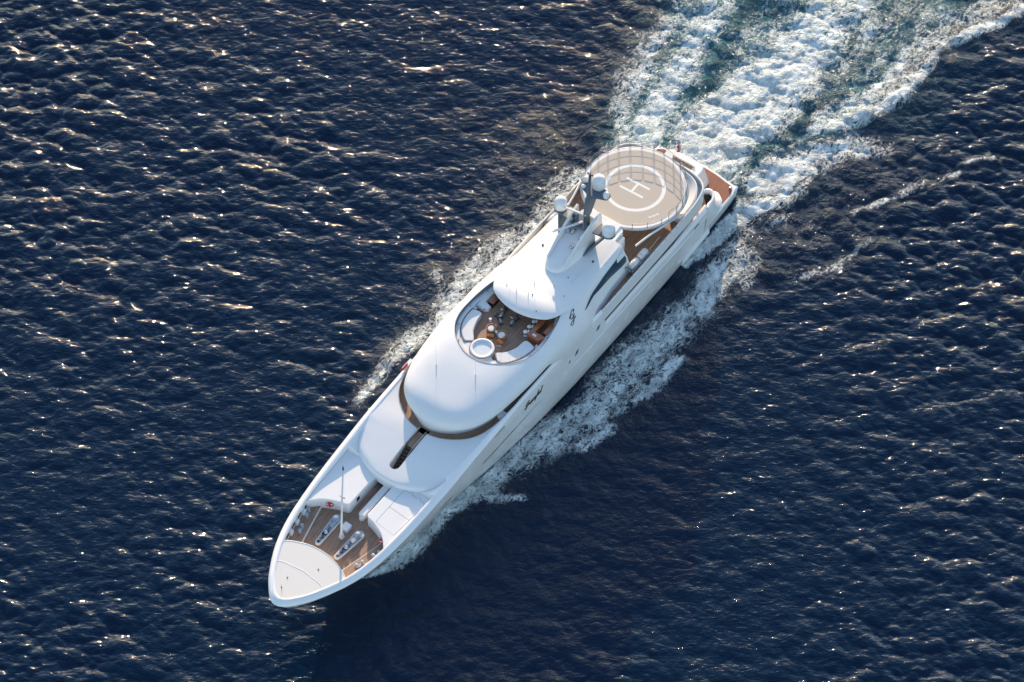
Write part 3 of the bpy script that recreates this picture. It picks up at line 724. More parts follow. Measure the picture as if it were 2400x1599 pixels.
# long white crane / boom housing in the corridor
bx_ = [(68.2, -.05), (68.2, .75), (63.2, .75), (63.0, .15), (65.0, .0)]
mb = MB(); mb.prism(rrect(63.1, 68.4, -.08, .72, .2), 6.7, 7.6); part(mb, 'boom_housing', M['white'], smooth=40, bevel=.1, seg=3)
mb = MB(); mb.lathe([(.30, 0), (.34, .12), (.3, .5), (.24, .62), (.05, .68)], (68.35, .39, 6.75), 16); part(mb, 'boom_pivot', M['white'])
# jackstaff
js = MB(); js.box((71.55, .02, 7.25), (.55, .55, 1.15), rz=.0, taper=.38); part(js, 'mast_foot', M['white'], smooth=30, bevel=.03)
js = MB(); js.tube([(71.55, .02, 7.6), (70.9, -.12, 13.5)], .125, 12, rend=.11); js.tube([(70.9, -.12, 13.5), (70.35, -.2, 18.0)], .095, 12, rend=.075)
part(js, 'foremast', M['white'])
js = MB(); js.box((70.88, -.12, 13.5), (.12, .7, .06)); js.lathe([(.06, 0), (.06, .2)], (70.88, .2, 13.5), 8); part(js, 'mast_spreader', M['lgrey'], smooth=0)
js = MB(); js.lathe([(.09, 0), (.1, .15), (.05, .55), (.02, .75)], (70.34, -.2, 17.95), 10); part(js, 'masthead_light', M['dark'])

# windlasses
def windlass(cx, cy, rz):
    T = Matrix.Translation((cx, cy, 6.7)) @ Matrix.Rotation(rz, 4, 'Z')
    bp = MB(); pts = [(2.15+.34*math.cos(R(a)), .34*math.sin(R(a))) for a in range(-90, 91, 15)]+[(-1.5+.6*math.cos(R(a)), .58*math.sin(R(a))) for a in range(100, 261, 16)]
    bp.prism(pts, 0, .32); bp.v = [tuple(T @ Vector(v)) for v in bp.v]
    base = part(bp, 'windlass', M['white'], smooth=40, bevel=.05)
    sk = MB(); sk.prism(offset_poly(pts, .09), .30, .335); sk.v = [tuple(T @ Vector(v)) for v in sk.v]; part(sk, 'windlass_tray', M['lgrey'], parent=base, smooth=0)
    c = MB()
    c.lathe([(.34, .3), (.34, .42), (.2, .5), (.2, .62), (.32, .7), (.3, .8), (.06, .84)], (-1.3, .05, 0), 18)
    c2 = MB(); c2.lathe([(.2, .3), (.22, .5), (.12, .6), (.16, .7), (.02, .72)], (.75, .1, 0), 14)
    c2.v = [tuple(T @ Vector(v)) for v in c2.v]; part(c2, 'brake_wheel', M['steel'], parent=base, smooth=40)
    c3 = MB(); c3.box((-.5, .2, .48), (.75, .3, .3)); c3.box((-.5, -.15, .42), (.5, .34, .2))
    c3.v = [tuple(T @ Vector(v)) for v in c3.v]; part(c3, 'motor_housing', M['lgrey'], parent=base, smooth=0)
    c.v = [tuple(T @ Vector(v)) for v in c.v]; part(c, 'capstan', M['steel'], parent=base, smooth=40)
    g = MB(); g.lathe([(.17, .3), (.17, .34)], (2.1, 0, 0), 14)
    for k in range(12):
        a = k*.5; g.tube([(-.95+k*.24, .04+.03*math.sin(a), .37+.05*(k % 2)), (-.82+k*.24, .02, .43-.05*(k % 2))], .055, 6)
    g.tube([(.2, .22, .36), (.6, .3, .5), (1.1, .22, .42)], .05, 6); g.box((.95, -.12, .42), (.35, .16, .2)); g.box((1.45, .12, .42), (.2, .18, .22))
    g.v = [tuple(T @ Vector(v)) for v in g.v]; part(g, 'anchor_chain', M['rubber'], parent=base)
windlass(71.55, -1.72, .06); windlass(71.85, 1.42, -.06)

# ---- bridge / sun deck superstructure
Dt = [(55.85, 0), (55.84, .25), (55.80, .7), (55.7, 1.3), (55.5, 2.0), (55.15, 2.85), (54.7, 3.6), (54.1, 4.3), (53.3, 4.95), (52.2, 5.5), (51, 5.9), (49.5, 6.2), (47, 6.5), (44, 6.68), (40, 6.72), (33, 6.72)]
Dt = sorted(Dt)
def D_b(x): return sint(Dt, x) if x < 55.85 else 0
def Ze_b(x): return sint([(33, 10.9), (37, 11.1), (42, 11.35), (48, 11.3), (52, 11.1), (55.9, 10.95)], x)
def H_b(x): return sint([(36, 1.95), (42, 1.95), (46, 1.85), (48, 1.75), (50, 1.62), (52, 1.48), (53.5, 1.34), (54.4, 1.16), (55.0, .92), (55.4, .66), (55.65, .42), (55.8, .2), (55.85, 0.03)], x)
sb_ = [0, .2, .4, .55, .68, .78, .86, .92, .96, .985, 1.0]
def prof_F(x):
    D, ze, H = max(D_b(x), .02), Ze_b(x), H_b(x)
    p = [(D*s, ze+H*(max(0, 1-s**4))**.55) for s in sb_]
    return p+[(D*.985, ze-.18), (max(.01, D-.5), ze-.22)]
AT = {  # y,z control points from the flat top outwards, 7 + 2 lower
  38: [(4.6, 13.1), (5.25, 12.9), (5.85, 12.55), (6.3, 12.05), (6.62, 11.5), (6.82, 10.9), (6.90, 10.3), (6.91, 9.7), (6.9, 9.0)],
  33.6: [(4.5, 13.1), (5.0, 12.85), (5.5, 12.4), (5.98, 11.8), (6.4, 11.2), (6.7, 10.7), (6.86, 10.2), (6.90, 9.7), (6.9, 9.0)],
  30.5: [(4.4, 13.1), (4.9, 12.7), (5.1, 12.2), (5.2, 11.7), (5.45, 11.2), (5.7, 10.6), (5.85, 10.1), (5.95, 9.6), (6.0, 9.1)],
  27: [(4.2, 13.1), (4.8, 12.6), (4.92, 12.1), (5.02, 11.5), (5.15, 11.0), (5.3, 10.5), (5.42, 10.0), (5.52, 9.5), (5.58, 9.1)],
  21.8: [(4.1, 13.1), (4.6, 12.6), (4.9, 12.1), (5.08, 11.5), (5.15, 11.0), (5.25, 10.5), (5.32, 10.0), (5.4, 9.5), (5.45, 9.1)]}
def prof_A(x):
    ks = sorted(AT)
    if x <= ks[0]: a = AT[ks[0]]
    elif x >= ks[-1]: a = AT[ks[-1]]
    else:
        for k0, k1 in zip(ks, ks[1:]):
            if x <= k1:
                t = (x-k0)/(k1-k0); t = t*t*(3-2*t)*.5+t*.5; a = [(p[0]+(q[0]-p[0])*t, p[1]+(q[1]-p[1])*t) for p, q in zip(AT[k0], AT[k1])]; break
    y1, z1 = a[0]
    return [(0, 13.25), (y1*.33, 13.24), (y1*.66, 13.2), (y1, z1)]+a[1:]+[(max(.3, a[-1][0]-.6), 9.08)]
def prof_B(x):
    F = prof_F(max(x, 36)) if x > 34 else None
    if x >= 42: return F
    A = prof_A(x)
    if F is None or x <= 38: 
        if x <= 38: return A
    t = (x-38)/4; t = t*t*(3-2*t)
    return [(p[0]+(q[0]-p[0])*t, p[1]+(q[1]-p[1])*t) for p, q in zip(A, F)]
xs_b = [23.9+i*.4 for i in range(45)]+[41.6+i*.4 for i in range(26)]+[52.0+.25*i for i in range(10)]+[54.5, 54.7, 54.9, 55.1, 55.3, 55.45, 55.6, 55.7, 55.78, 55.82, 55.85]
xs_b = sorted(set(round(v, 3) for v in xs_b))
rg = []
for x in xs_b:
    p = prof_B(x); rg.append([(x, -y, z) for y, z in reversed(p)][:-1]+[(x, y, z) for y, z in p])
mb = MB(); mb.rings(rg, closed=True)
br = part(mb, 'bridge_superstructure', M['white'])
W_half = [(46.95, 0), (46.9, .9), (46.55, 1.9), (45.8, 3.1), (44.9, 4.0), (43.7, 4.75), (42.2, 5.15), (40.3, 5.2), (38.6, 5.0), (37.2, 4.75), (35.9, 4.35), (34.5, 4.1)]
wh = smooth_pts(W_half, 5); wh = [(x, max(0, y)) for x, y in wh]
cut = MB(); cut.prism(mirror(wh), 11.7, 16)
boolean_cut(br, [cut])
mb = MB(); mb.prism(offset_poly(mirror(wh), .01), 11.62, 11.715); part(mb, 'sun_deck', M['teak'], smooth=0)
# rim detail: dark trim, inner side with blue shade in its colour, inner ledge with studs
def whz(x, y):  # height of roof at a point
    p = prof_B(x); ay = abs(y)
    for (a, b), (c, d) in zip(p, p[1:]):
        if a <= ay <= c: return b+(d-b)*(ay-a)/max(1e-6, c-a)
    return p[-3][1]
rim = [(x, y) for x, y in wh if x > 36]; rim = [(x, -y) for x, y in reversed(rim)][:-1]+rim
mb = MB(); mb.tube([(x, y, whz(x, y)+.01) for x, y in rim], .035, 6); part(mb, 'rim_trim', M['pipe'])
ins1 = offset_path2 = None
def inset(path, w_, c=(40, 0)):
    out = []
    for i in range(len(path)):
        a = Vector(path[max(0, i-1)]); b = Vector(path[min(len(path)-1, i+1)]); d = b-a; d.normalize(); nn = Vector((d.y, -d.x)); q = Vector(path[i])
        k = q+nn*w_
        if (k-Vector(c)).length > (q-Vector(c)).length: k = q-nn*w_
        out.append((k.x, k.y))
    return out
i1, i2 = inset(rim, .10), inset(rim, .52)
mb = MB(); mb.rings([[(a, b, 11.72), (a, b, 12.42), (c, d, 12.45), (c, d, 11.72)] for (a, b), (c, d) in zip(i1, i2)], closed=True)
part(mb, 'sun_deck_ledge', M['white'], smooth=30)
i0 = inset(rim, .015)
mb = MB(); mb.rings([[(a, b, whz(a, b)-.06), (c, d, 12.43)] for (a, b), (c, d) in zip(i0, inset(rim, .06))], closed=False); part(mb, 'ledge_backing', M['rimshade'], smooth=40)
for k in range(6, len(i1)-6, 9):
    a, b = (i1[k][0]+i2[k][0])/2, (i1[k][1]+i2[k][1])/2
    mb = MB(); mb.lathe([(.06, 0), (.06, .05)], (a, b, 12.45), 8); part(mb, 'ledge_light', M['black'])
# wheelhouse wall and windows under the bridge roof
def outline_in(ins, xa, xb, n=40):
    out = []
    for i in range(n+1):
        t = i/n; x = xb-(xb-xa)*(t**2.2)
        D = D_b(min(x+ins*.9, 55.84)) if x > 50 else D_b(x)
        out.append((x, max(0, D-ins*(1 if x < 53 else .5))))
    return out
wl = []
base_half = smooth_pts([(55.7, 0), (55.6, .9), (55.2, 1.9), (54.4, 3.1), (53.0, 4.25), (51.4, 5.0), (50, 5.35), (47, 5.5), (40, 5.6), (33, 5.6)], 4)
top_half = [(x-.22 if x > 50 else x, y*.98) for x, y in base_half]
fb = [(x, -y) for x, y in reversed(base_half)][:-1]+base_half; ft = [(x, -y) for x, y in reversed(top_half)][:-1]+top_half
mb = MB(); mb.rings([[(a, b, 9.1), (a+(c-a)*.6, b+(d-b)*.6, 10.25), (c, d, 10.42)] for (a, b), (c, d) in zip(fb, ft)], closed=False); part(mb, 'wheelhouse_wall', M['white'], smooth=60)
mb = MB(); mb.rings([[(c-.12*(c > 50), d*.985, 10.38), (c-.1*(c > 50), d*.985, 11.2)] for (c, d) in ft], closed=False); part(mb, 'wheelhouse_window', M['glass'], smooth=60)

# ---- hardtop / upper roof
Dh = sorted([(39.02, 0), (39.0, .5), (38.93, 1.2), (38.72, 2.1), (38.4, 2.9), (37.9, 3.7), (37.3, 4.15), (36.5, 4.5), (35, 4.75), (33, 4.8), (30, 4.6), (27, 4.42), (24, 4.4), (21.7, 4.35)])
def D_h(x): return sint(Dh, x)
def Ze_h(x): return sint([(21, 12.98), (28, 13.0), (33, 13.02), (35, 13.12), (36.5, 13.42), (39.1, 13.62)], x)
def H_h(x): return sint([(21, .25), (28, .35), (32, .55), (35, .72), (37, .66), (38, .5), (38.6, .33), (38.9, .18), (39.02, .02)], x)
def roof_z(x, y):
    D = max(.02, D_h(x)); s = min(1, abs(y)/D); return Ze_h(x)+H_h(x)*(max(0, 1-s**2.6))**.75
rg = []
xs_h = [23.8+i*.44 for i in range(30)]+[37.0, 37.3, 37.6, 37.9, 38.15, 38.35, 38.55, 38.7, 38.82, 38.9, 38.96, 39.0, 39.015]
for x in xs_h:
    D = max(.02, D_h(x)); p = [(D*s, roof_z(x, D*s)) for s in ss]+[(D*.995, Ze_h(x)-.1), (max(.01, D-.18), Ze_h(x)-.22)]
    rg.append([(x, -y, z) for y, z in reversed(p)][:-1]+[(x, y, z) for y, z in p])
mb = MB(); mb.rings(rg, closed=True); part(mb, 'hardtop', M['white'])
# recess face under the corner of the hardtop, fin wings back to the aft edge
for sg in (1, -1):
    wv = MB(); rg = []
    for i in range(24):
        x = 24.0+i*(33.2-24.0)/23; A = prof_A(x); k = min(1, (33.4-x)/8.5)
        def on(zq):
            for (a, b), (c, d) in zip(A[3:], A[4:]):
                if d <= zq <= b: return a+(c-a)*(b-zq)/max(1e-6, b-d)
            return A[4][0]
        zt = 12.0+.68*k; zb = 11.95-.95*k
        rg.append([(x, sg*(on(zt)+.03), zt), (x, sg*(on((zt+zb)/2)+.03), (zt+zb)/2), (x, sg*(on(zb)+.03), zb)])
    wv.rings(rg, closed=False); part(wv, 'side_window', M['glass'], smooth=60)
# aft deckhouse end: wing frame around an open well at the port/starboard quarter
for sg in (1, -1):
    mb = MB(); mb.tube([(24.2, 4.45*sg, 12.85), (23.9, 5.05*sg, 11.6), (23.7, 5.4*sg, 10.0), (23.7, 5.5*sg, 9.1)], .11, 8); part(mb, 'wing_frame', M['white'])
mb = MB(); mb.prism(rrect(21.15, 24.1, -2.9, 2.9, .5), 9.1, 12.22); part(mb, 'aft_casing', M['white'], smooth=40, bevel=.08)
mb = MB(); mb.prism(rrect(21.9, 23.9, 2.2, 3.5, .15), 9.1, 12.0); part(mb, 'stair_casing', M['white'], smooth=30, bevel=.08)
mb = MB()
for k in range(5): mb.box((22.1+k*.35, 2.85, 12.03), (.08, 1.1, .05))
part(mb, 'stair_treads', M['lgrey'], smooth=0)
# beige recess panel on the roof beside the mast fairing
def seam(pts): 
    r_ = ribbon(pts, .018, 0, zf=lambda x, y: roof_z(x, y)+.006); return r_
for y_, a, b in ((-3.4, 28.5, 33.0), (2.9, 29.5, 32.0)):
    mb = seam([(a+(b-a)*i/20, y_) for i in range(21)]); part(mb, 'roof_seam', M['pipe'], smooth=0)
for x_, y_, r_ in ((27.8, 3.05, .13), (29.2, -3.0, .13), (36.3, .6, .07), (34, 3.4, .05), (31.5, 2.2, .06), (33.6, 1.7, .05), (37.9, 2.3, .05), (36.8, -2.6, .06)):
    mb = MB(); mb.lathe([(r_, 0), (r_, .08), (r_*.5, .13)], (x_, y_, roof_z(x_, y_)), 10); part(mb, 'roof_fitting', M['black'])
for x_, y_, h_ in ((36.9, -1.2, 2.0), (35.9, -2.9, 3.2), (34.6, -.3, 1.6), (36.4, .1, 1.0)):
    mb = MB(); mb.tube([(x_, y_, roof_z(x_, y_)), (x_, y_, roof_z(x_, y_)+h_)], .022, 6, rend=.01); mb.lathe([(.05, 0), (.04, .35)], (x_, y_, roof_z(x_, y_)), 8); part(mb, 'whip_antenna', M['white'])
# antennas on the bridge roof ahead of the sun deck
for x_, y_, h_ in ((49.9, -2.9, 4.5), (48.6, 1.6, 6.0)):
    z_ = whz(x_, y_); mb = MB(); mb.tube([(x_, y_, z_), (x_, y_, z_+h_)], .022, 6, rend=.012); mb.lathe([(.08, 0), (.06, .3)], (x_, y_, z_), 8); part(mb, 'whip_antenna', M['white'])

# ---- mast
def to_roof(x, y): return roof_z(x, y)
fr = []
# fairing: rounded nose forward, rising aft
for x, hw, zt in ((32.1, .05, 13.65), (32.0, .45, 13.85), (31.7, .85, 13.98), (31.2, 1.12, 14.1), (30.4, 1.3, 14.25), (29, 1.42, 14.75), (27.5, 1.5, 15.0), (26.2, 1.52, 15.15), (25.4, 1.55, 15.2)):
    zb = 13.2
    fr.append([(x, -hw*1.12, zb), (x, -hw*1.04, zt-.25), (x, -hw*.93, zt-.04), (x, -hw*.6, zt+.02), (x, 0, zt+.05), (x, hw*.6, zt+.02), (x, hw*.93, zt-.04), (x, hw*1.04, zt-.25), (x, hw*1.12, zb)])
mb = MB(); mb.rings(fr, closed=True); part(mb, 'mast_fairing', M['white'], smooth=50)
for sg in (1, -1):   # side fins sweeping up and aft
    rg = []
    for i in range(15):
        t = i/14; x = 30.9-t*6.6; zt = 14.2+(3.4 if sg > 0 else 2.7)*math.sin(t*1.45); y = 1.2+.4*t; wd2 = .10+.06*t; zb = 13.3+max(0, t-.45)*4.2
        rg.append([(x, sg*(y-wd2), min(zb, zt-.3)), (x, sg*(y-wd2), zt), (x, sg*(y+wd2), zt), (x, sg*(y+wd2+.05), min(zb, zt-.3))])
    mb = MB(); mb.rings(rg, closed=True); part(mb, 'mast_fin', M['white'], smooth=40, bevel=.03)
# raked grey column
rg = []
for i in range(13):
    t = i/12; x = 24.9-.55*t; z = 14.2+t*8.6; a = .62-.42*t; b = .3-.18*t
    if .28 < t < .6: a += .25
    rg.append([(x+a*math.cos(R(q)), b*math.sin(R(q)), z) for q in range(0, 360, 30)])
mb = MB(); mb.rings(rg); part(mb, 'mast_column', M['grey'], smooth=50)
mb = MB(); mb.tube([(24.35, 0, 22.8), (24.3, 0, 23.6)], .05, 8); mb.box((24.3, 0, 23.2), (.1, .8, .06)); mb.lathe([(.09, 0), (.09, .16)], (24.3, .3, 23.2), 8); mb.lathe([(.09, 0), (.09, .16)], (24.3, -.3, 23.2), 8)
mb.lathe([(.13, 0), (.15, .3), (.05, .4)], (24.32, 0, 22.7), 10); part(mb, 'masthead_light', M['black'])
# lower spreader carrying the two side radomes
rg = []
for y in [-4.15, -4.0, -3.6, -3, -2, -1.2, 0, 1.2, 2, 3, 3.6, 4.0, 4.15]:
    k = abs(y); hw = interp([(0, 1.1), (1.5, .9), (2.6, .78), (3.4, .8), (3.9, .62), (4.15, .25)], k); xx = 25.2; z = 15.55+.06*k
    rg.append([(xx-hw, y, z), (xx-hw, y, z+.2), (xx+hw, y, z+.2), (xx+hw, y, z)])
mb = MB(); mb.rings(rg); part(mb, 'mast_spreader', M['grey'], smooth=30, bevel=.04)
for sg in (1, -1):
    mb = MB(); mb.prism([(24.35, sg*1.2), (26.1, sg*1.2), (25.95, sg*2.5), (24.5, sg*2.5)], 15.85, 15.93, zf=lambda x, y: 15.80+.06*abs(y)); part(mb, 'spreader_deck', M['beige'], smooth=0)
for sg in (1, -1):  # struts down to the roof
    mb = MB(); mb.rings([[(24.5, sg*3.0, 15.6), (25.9, sg*3.0, 15.6), (25.9, sg*3.25, 15.6), (24.5, sg*3.25, 15.6)], [(25.6, sg*1.5, 13.3), (27.9, sg*1.5, 13.3), (27.9, sg*1.75, 13.3), (25.6, sg*1.75, 13.3)]])
    part(mb, 'mast_strut', M['grey'], smooth=0)
# upper spreader carrying the large and small domes
rg = []
for y in [-1.95, -1.8, -1.2, -.5, 0, .5, 1.2, 1.8, 1.95]:
    k = abs(y); hw = interp([(0, .95), (1.2, .6), (1.8, .42), (1.95, .2)], k); z = 19.2
    rg.append([(23.1-hw, y, z), (23.1-hw, y, z+.2), (23.1+hw*1.3, y, z+.2), (23.1+hw*1.3, y, z)])
mb = MB(); mb.rings(rg); part(mb, 'mast_spreader', M['grey'], smooth=30, bevel=.04)
mb = MB(); mb.rings([[(22.4, -.18, 19.2), (24.2, -.18, 19.2), (24.2, .18, 19.2), (22.4, .18, 19.2)], [(24.2, -.18, 16.3), (25.0, -.18, 16.3), (25.0, .18, 16.3), (24.2, .18, 16.3)]]); part(mb, 'mast_strut', M['grey'], smooth=0)
def radome(x, y, z, r, h):
    prof = [(r*.8, 0), (r*.93, .06), (r, .22)]+[(r, h-r*.95)]+[(r*math.cos(R(a)), h-r*.95+r*.95*math.sin(R(a))) for a in range(10, 90, 10)]+[(0.0001, h)]
    mb = MB(); mb.lathe(prof, (x, y, z), 28); part(mb, 'radome', M['radome'], smooth=50)
radome(25.2, 3.35, 15.95, .76, 1.65); radome(25.2, -3.35, 15.95, .76, 1.65)
radome(22.55, .05, 19.4, .78, 1.9)
radome(23.35, 1.62, 19.4, .36, .85); radome(22.7, -1.62, 19.4, .32, .75); radome(23.6, -1.35, 19.4, .27, .38)
# radar scanners
def scanner(cx, cy, cz, ln, ang, z0):
    mb = MB(); mb.box((cx, cy, cz), (ln, .26, .2), rz=ang); o_ = part(mb, 'radar_scanner', M['white'], smooth=0, bevel=.06)
    p_ = MB(); p_.lathe([(.28, 0), (.3, .3), (.2, .42), (.16, cz-z0-.1)], (cx, cy, z0), 14); part(p_, 'scanner_pedestal', M['lgrey'], parent=o_)
scanner(27.05, -1.07, 15.9, 3.8, R(-32), 15.0)
scanner(25.45, -1.2, 17.0, 2.8, R(99), 15.2)
for q in ((28.6, .55, 14.65), (27.3, .9, 14.9), (26.9, -.5, 15.0)):
    mb = MB(); mb.lathe([(.2, 0), (.24, .25), (.16, .4), (.2, .5), (.05, .62)], q, 12); mb.box((q[0]-.3, q[1]+.1, q[2]+.2), (.35, .3, .3), rz=.5); part(mb, 'searchlight', M['steel'], smooth=40)
mb = MB(); mb.box((28.2, .6, 14.55), (2.2, 1.0, .16)); part(mb, 'equipment_tray', M['grey'], smooth=0, bevel=.05)
for q in ((25.9, 1.0), (25.9, -1.0)):
    mb = MB(); mb.tube([(q[0], q[1], 15.7), (q[0], q[1], 17.0)], .05, 8); mb.lathe([(.2, 0), (.22, .12), (.12, .3)], (q[0], q[1], 16.6), 12); part(mb, 'mast_horn', M['dark'])

# ---- helideck
HC = (14.9, 0.0); HR = 6.12; HZ = 11.8
def disc(r, z0, z1, n=96): mb = MB(); mb.prism([(HC[0]+r*math.cos(2*math.pi*i/n), HC[1]+r*math.sin(2*math.pi*i/n)) for i in range(n)], z0, z1); return mb
part(disc(HR, HZ-.28, HZ-.01), 'helideck', M['white'], smooth=30, bevel=.05)
part(disc(5.74, HZ-.02, HZ), 'helideck_surface', M['beige'], smooth=0)
mb = MB(); mb.tube([(HC[0]+(HR+.12)*math.cos(2*math.pi*i/96), (HR+.12)*math.sin(2*math.pi*i/96), HZ-.16) for i in range(96)], .12, 8, closed=True); part(mb, 'helideck_gutter', M['lgrey'])
mk = MB(); n = 96
vs = []; fs = []
for i in range(n):
    a = 2*math.pi*i/n
    for r_ in (3.2, 3.64): vs.append((HC[0]+r_*math.cos(a), r_*math.sin(a), HZ+.004))
for i in range(n): j = (i+1) % n; fs.append((2*i, 2*i+1, 2*j+1, 2*j))
mk.add(vs, fs)
hsz = dict(l=2.05, g=.98, t=.27)
part(mk, 'landing_circle', M['marking'], smooth=0)
mb = MB()
# H: two bars run athwart-ish in the photograph, crossbar between them
ah = R(1.5)
def hb(cx, cy, lx, ly):
    c_, s_ = math.cos(ah), math.sin(ah); P_ = []
    for a, b in ((-lx/2, -ly/2), (lx/2, -ly/2), (lx/2, ly/2), (-lx/2, ly/2)):
        X_, Y_ = cx+a, cy+b; P_.append((HC[0]+X_*c_-Y_*s_, X_*s_+Y_*c_, HZ+.004))
    mb.add(P_, [(0, 1, 2, 3)])
hb(.74, 0, .3, 3.2); hb(-.74, 0, .3, 3.2); hb(0, 0, 1.18, .3)
part(mb, 'landing_letter', M['marking'], smooth=0)
# small stencilled marks near the edge
mb = MB()
for k, (a, b) in enumerate([(0, .5), (.34, .3), (.75, .5), (1.1, .26), (1.4, .42)]):
    ang = R(56+k*3.2); r_ = 4.75; mb.box((HC[0]+r_*math.cos(ang), r_*math.sin(ang), HZ+.003), (.2 if k % 2 else .3, .16, .006), rz=ang+.3)
part(mb, 'stencil_marks', M['marking'], smooth=0)
# rails: framed mesh panels round the after part, plain stanchions forward
NP = 16
for k in range(NP):
    a0 = R(74+k*(212/NP)); a1 = R(74+(k+1)*(212/NP)); g_ = (a1-a0)*.05
    if k < 2 or k > 23: pass
    r_ = HR-.03; mb = MB()
    def P(a, z): return (HC[0]+r_*math.cos(a), r_*math.sin(a), HZ+z)
    h_ = 1.34; a0 += g_; a1 -= g_; m_ = (a0+a1)/2; c_ = (a1-a0)*.12
    mb.tube([P(a0, -.1), P(a0, h_-.12), P(a0+c_*.4, h_-.03), P(a0+c_, h_), P(m_, h_), P(a1-c_, h_), P(a1-c_*.4, h_-.03), P(a1, h_-.12), P(a1, -.1)], .03, 6)
    for z in (.35, .68, 1.0): mb.tube([P(a0, z), P(m_, z), P(a1, z)], .018, 5)
    part(mb, 'rail_panel', M['pipe'])
for k in range(9):
    a = R(-64+k*16); 
    if abs(math.degrees(a)) < 30: continue
    mb = MB(); mb.tube([(HC[0]+(HR+.1)*math.cos(a), (HR+.1)*math.sin(a), HZ-.2), (HC[0]+(HR+.2)*math.cos(a), (HR+.2)*math.sin(a), HZ+1.1)], .035, 6); part(mb, 'stanchion', M['pipe'])
for sg in (1, -1):
    for z in (.5, 1.05):
        mb = MB(); mb.tube([(HC[0]+(HR+.17)*math.cos(R(a)), sg*(HR+.17)*math.sin(R(a)), HZ+z) for a in range(30, 75, 4)], .012, 5); part(mb, 'rail_wire', M['pipe'])
# outrigger rails, pillars, supports under the pad
mb = MB(); mb.lathe([(.7, 0), (.7, 1.9), (1.6, 2.42)], (HC[0]-2.0, -1.0, 9.1), 40); part(mb, 'helideck_pedestal', M['white'], smooth=40)
for sg in (1, -1):
    mb = MB()
    o1 = [(21.8, 4.9*sg), (19.6, 5.3*sg), (17.6, 5.8*sg), (15.5, 6.28*sg)]
    mb.tube([(x, y, 11.45) for x, y in smooth_pts(o1, 4)], .13, 8); part(mb, 'helideck_gutter', M['white'])
# walkway bridge from roof to the pad
mb = MB(); mb.box((21.6, 0, 12.1), (1.6, 4.6, .5)); part(mb, 'pad_access', M['white'], smooth=0, bevel=.08)

# ---- stern: garage block, stairs, curls, swim platform
pf = [(8.6, 5.75), (6, 5.9), (4, 5.95), (2.3, 5.9), (1.5, 5.6), (1.1, 5.0), (.9, 4.0), (.65, 2.5), (.5, 0)]
pfs = smooth_pts(pf, 5)
mb = MB(); mb.prism(mirror([(a, max(0, b)) for a, b in pfs]), 1.9, 2.42); part(mb, 'platform_rim', M['white'], smooth=30, bevel=.08)
mb = MB(); mb.prism(offset_poly(mirror([(a, max(0, b)) for a, b in pfs]), .28), 2.38, 2.45); part(mb, 'swim_platform', M['teakred'], smooth=0)
gb = smooth_pts([(3.35, 0), (3.4, 1.6), (3.55, 2.3), (4.1, 2.62), (5.2, 2.65), (8, 2.65)], 4)
gbot = [(x-1.35 if x < 5.5 else x, y*1.0) for x, y in gb]
fb = [(x, -y) for x, y in reversed(gb)][:-1]+gb; fB = [(x, -y) for x, y in reversed(gbot)][:-1]+gbot
mb = MB(); mb.rings([[(x, y, 2.4) for x, y in fB], [(x+(X2-x)*.82, y, 2.4+(6.5-2.4)*.75) for (x, y), (X2, _) in zip(fB, fb)], [(x, y, 6.35) for x, y in fb], [(x+.08, y*.97, 6.5) for x, y in fb]], cap0=False); part(mb, 'transom_block', M['white'], smooth=45)
mb = MB(); mb.prism([(4.45, -1.4), (5.15, -1.4), (5.15, 1.45), (4.45, 1.45)], 6.49, 6.51); part(mb, 'transom_recess', M['teak'], smooth=0)
mb = MB(); mb.prism(rrect(4.3, 4.45, -1.5, 1.6, .05), 6.5, 6.72); mb.prism(rrect(5.2, 6.4, -2.3, 2.3, .3), 6.5, 6.8); part(mb, 'aft_sofa', M['cushion'], smooth=30, bevel=.05)
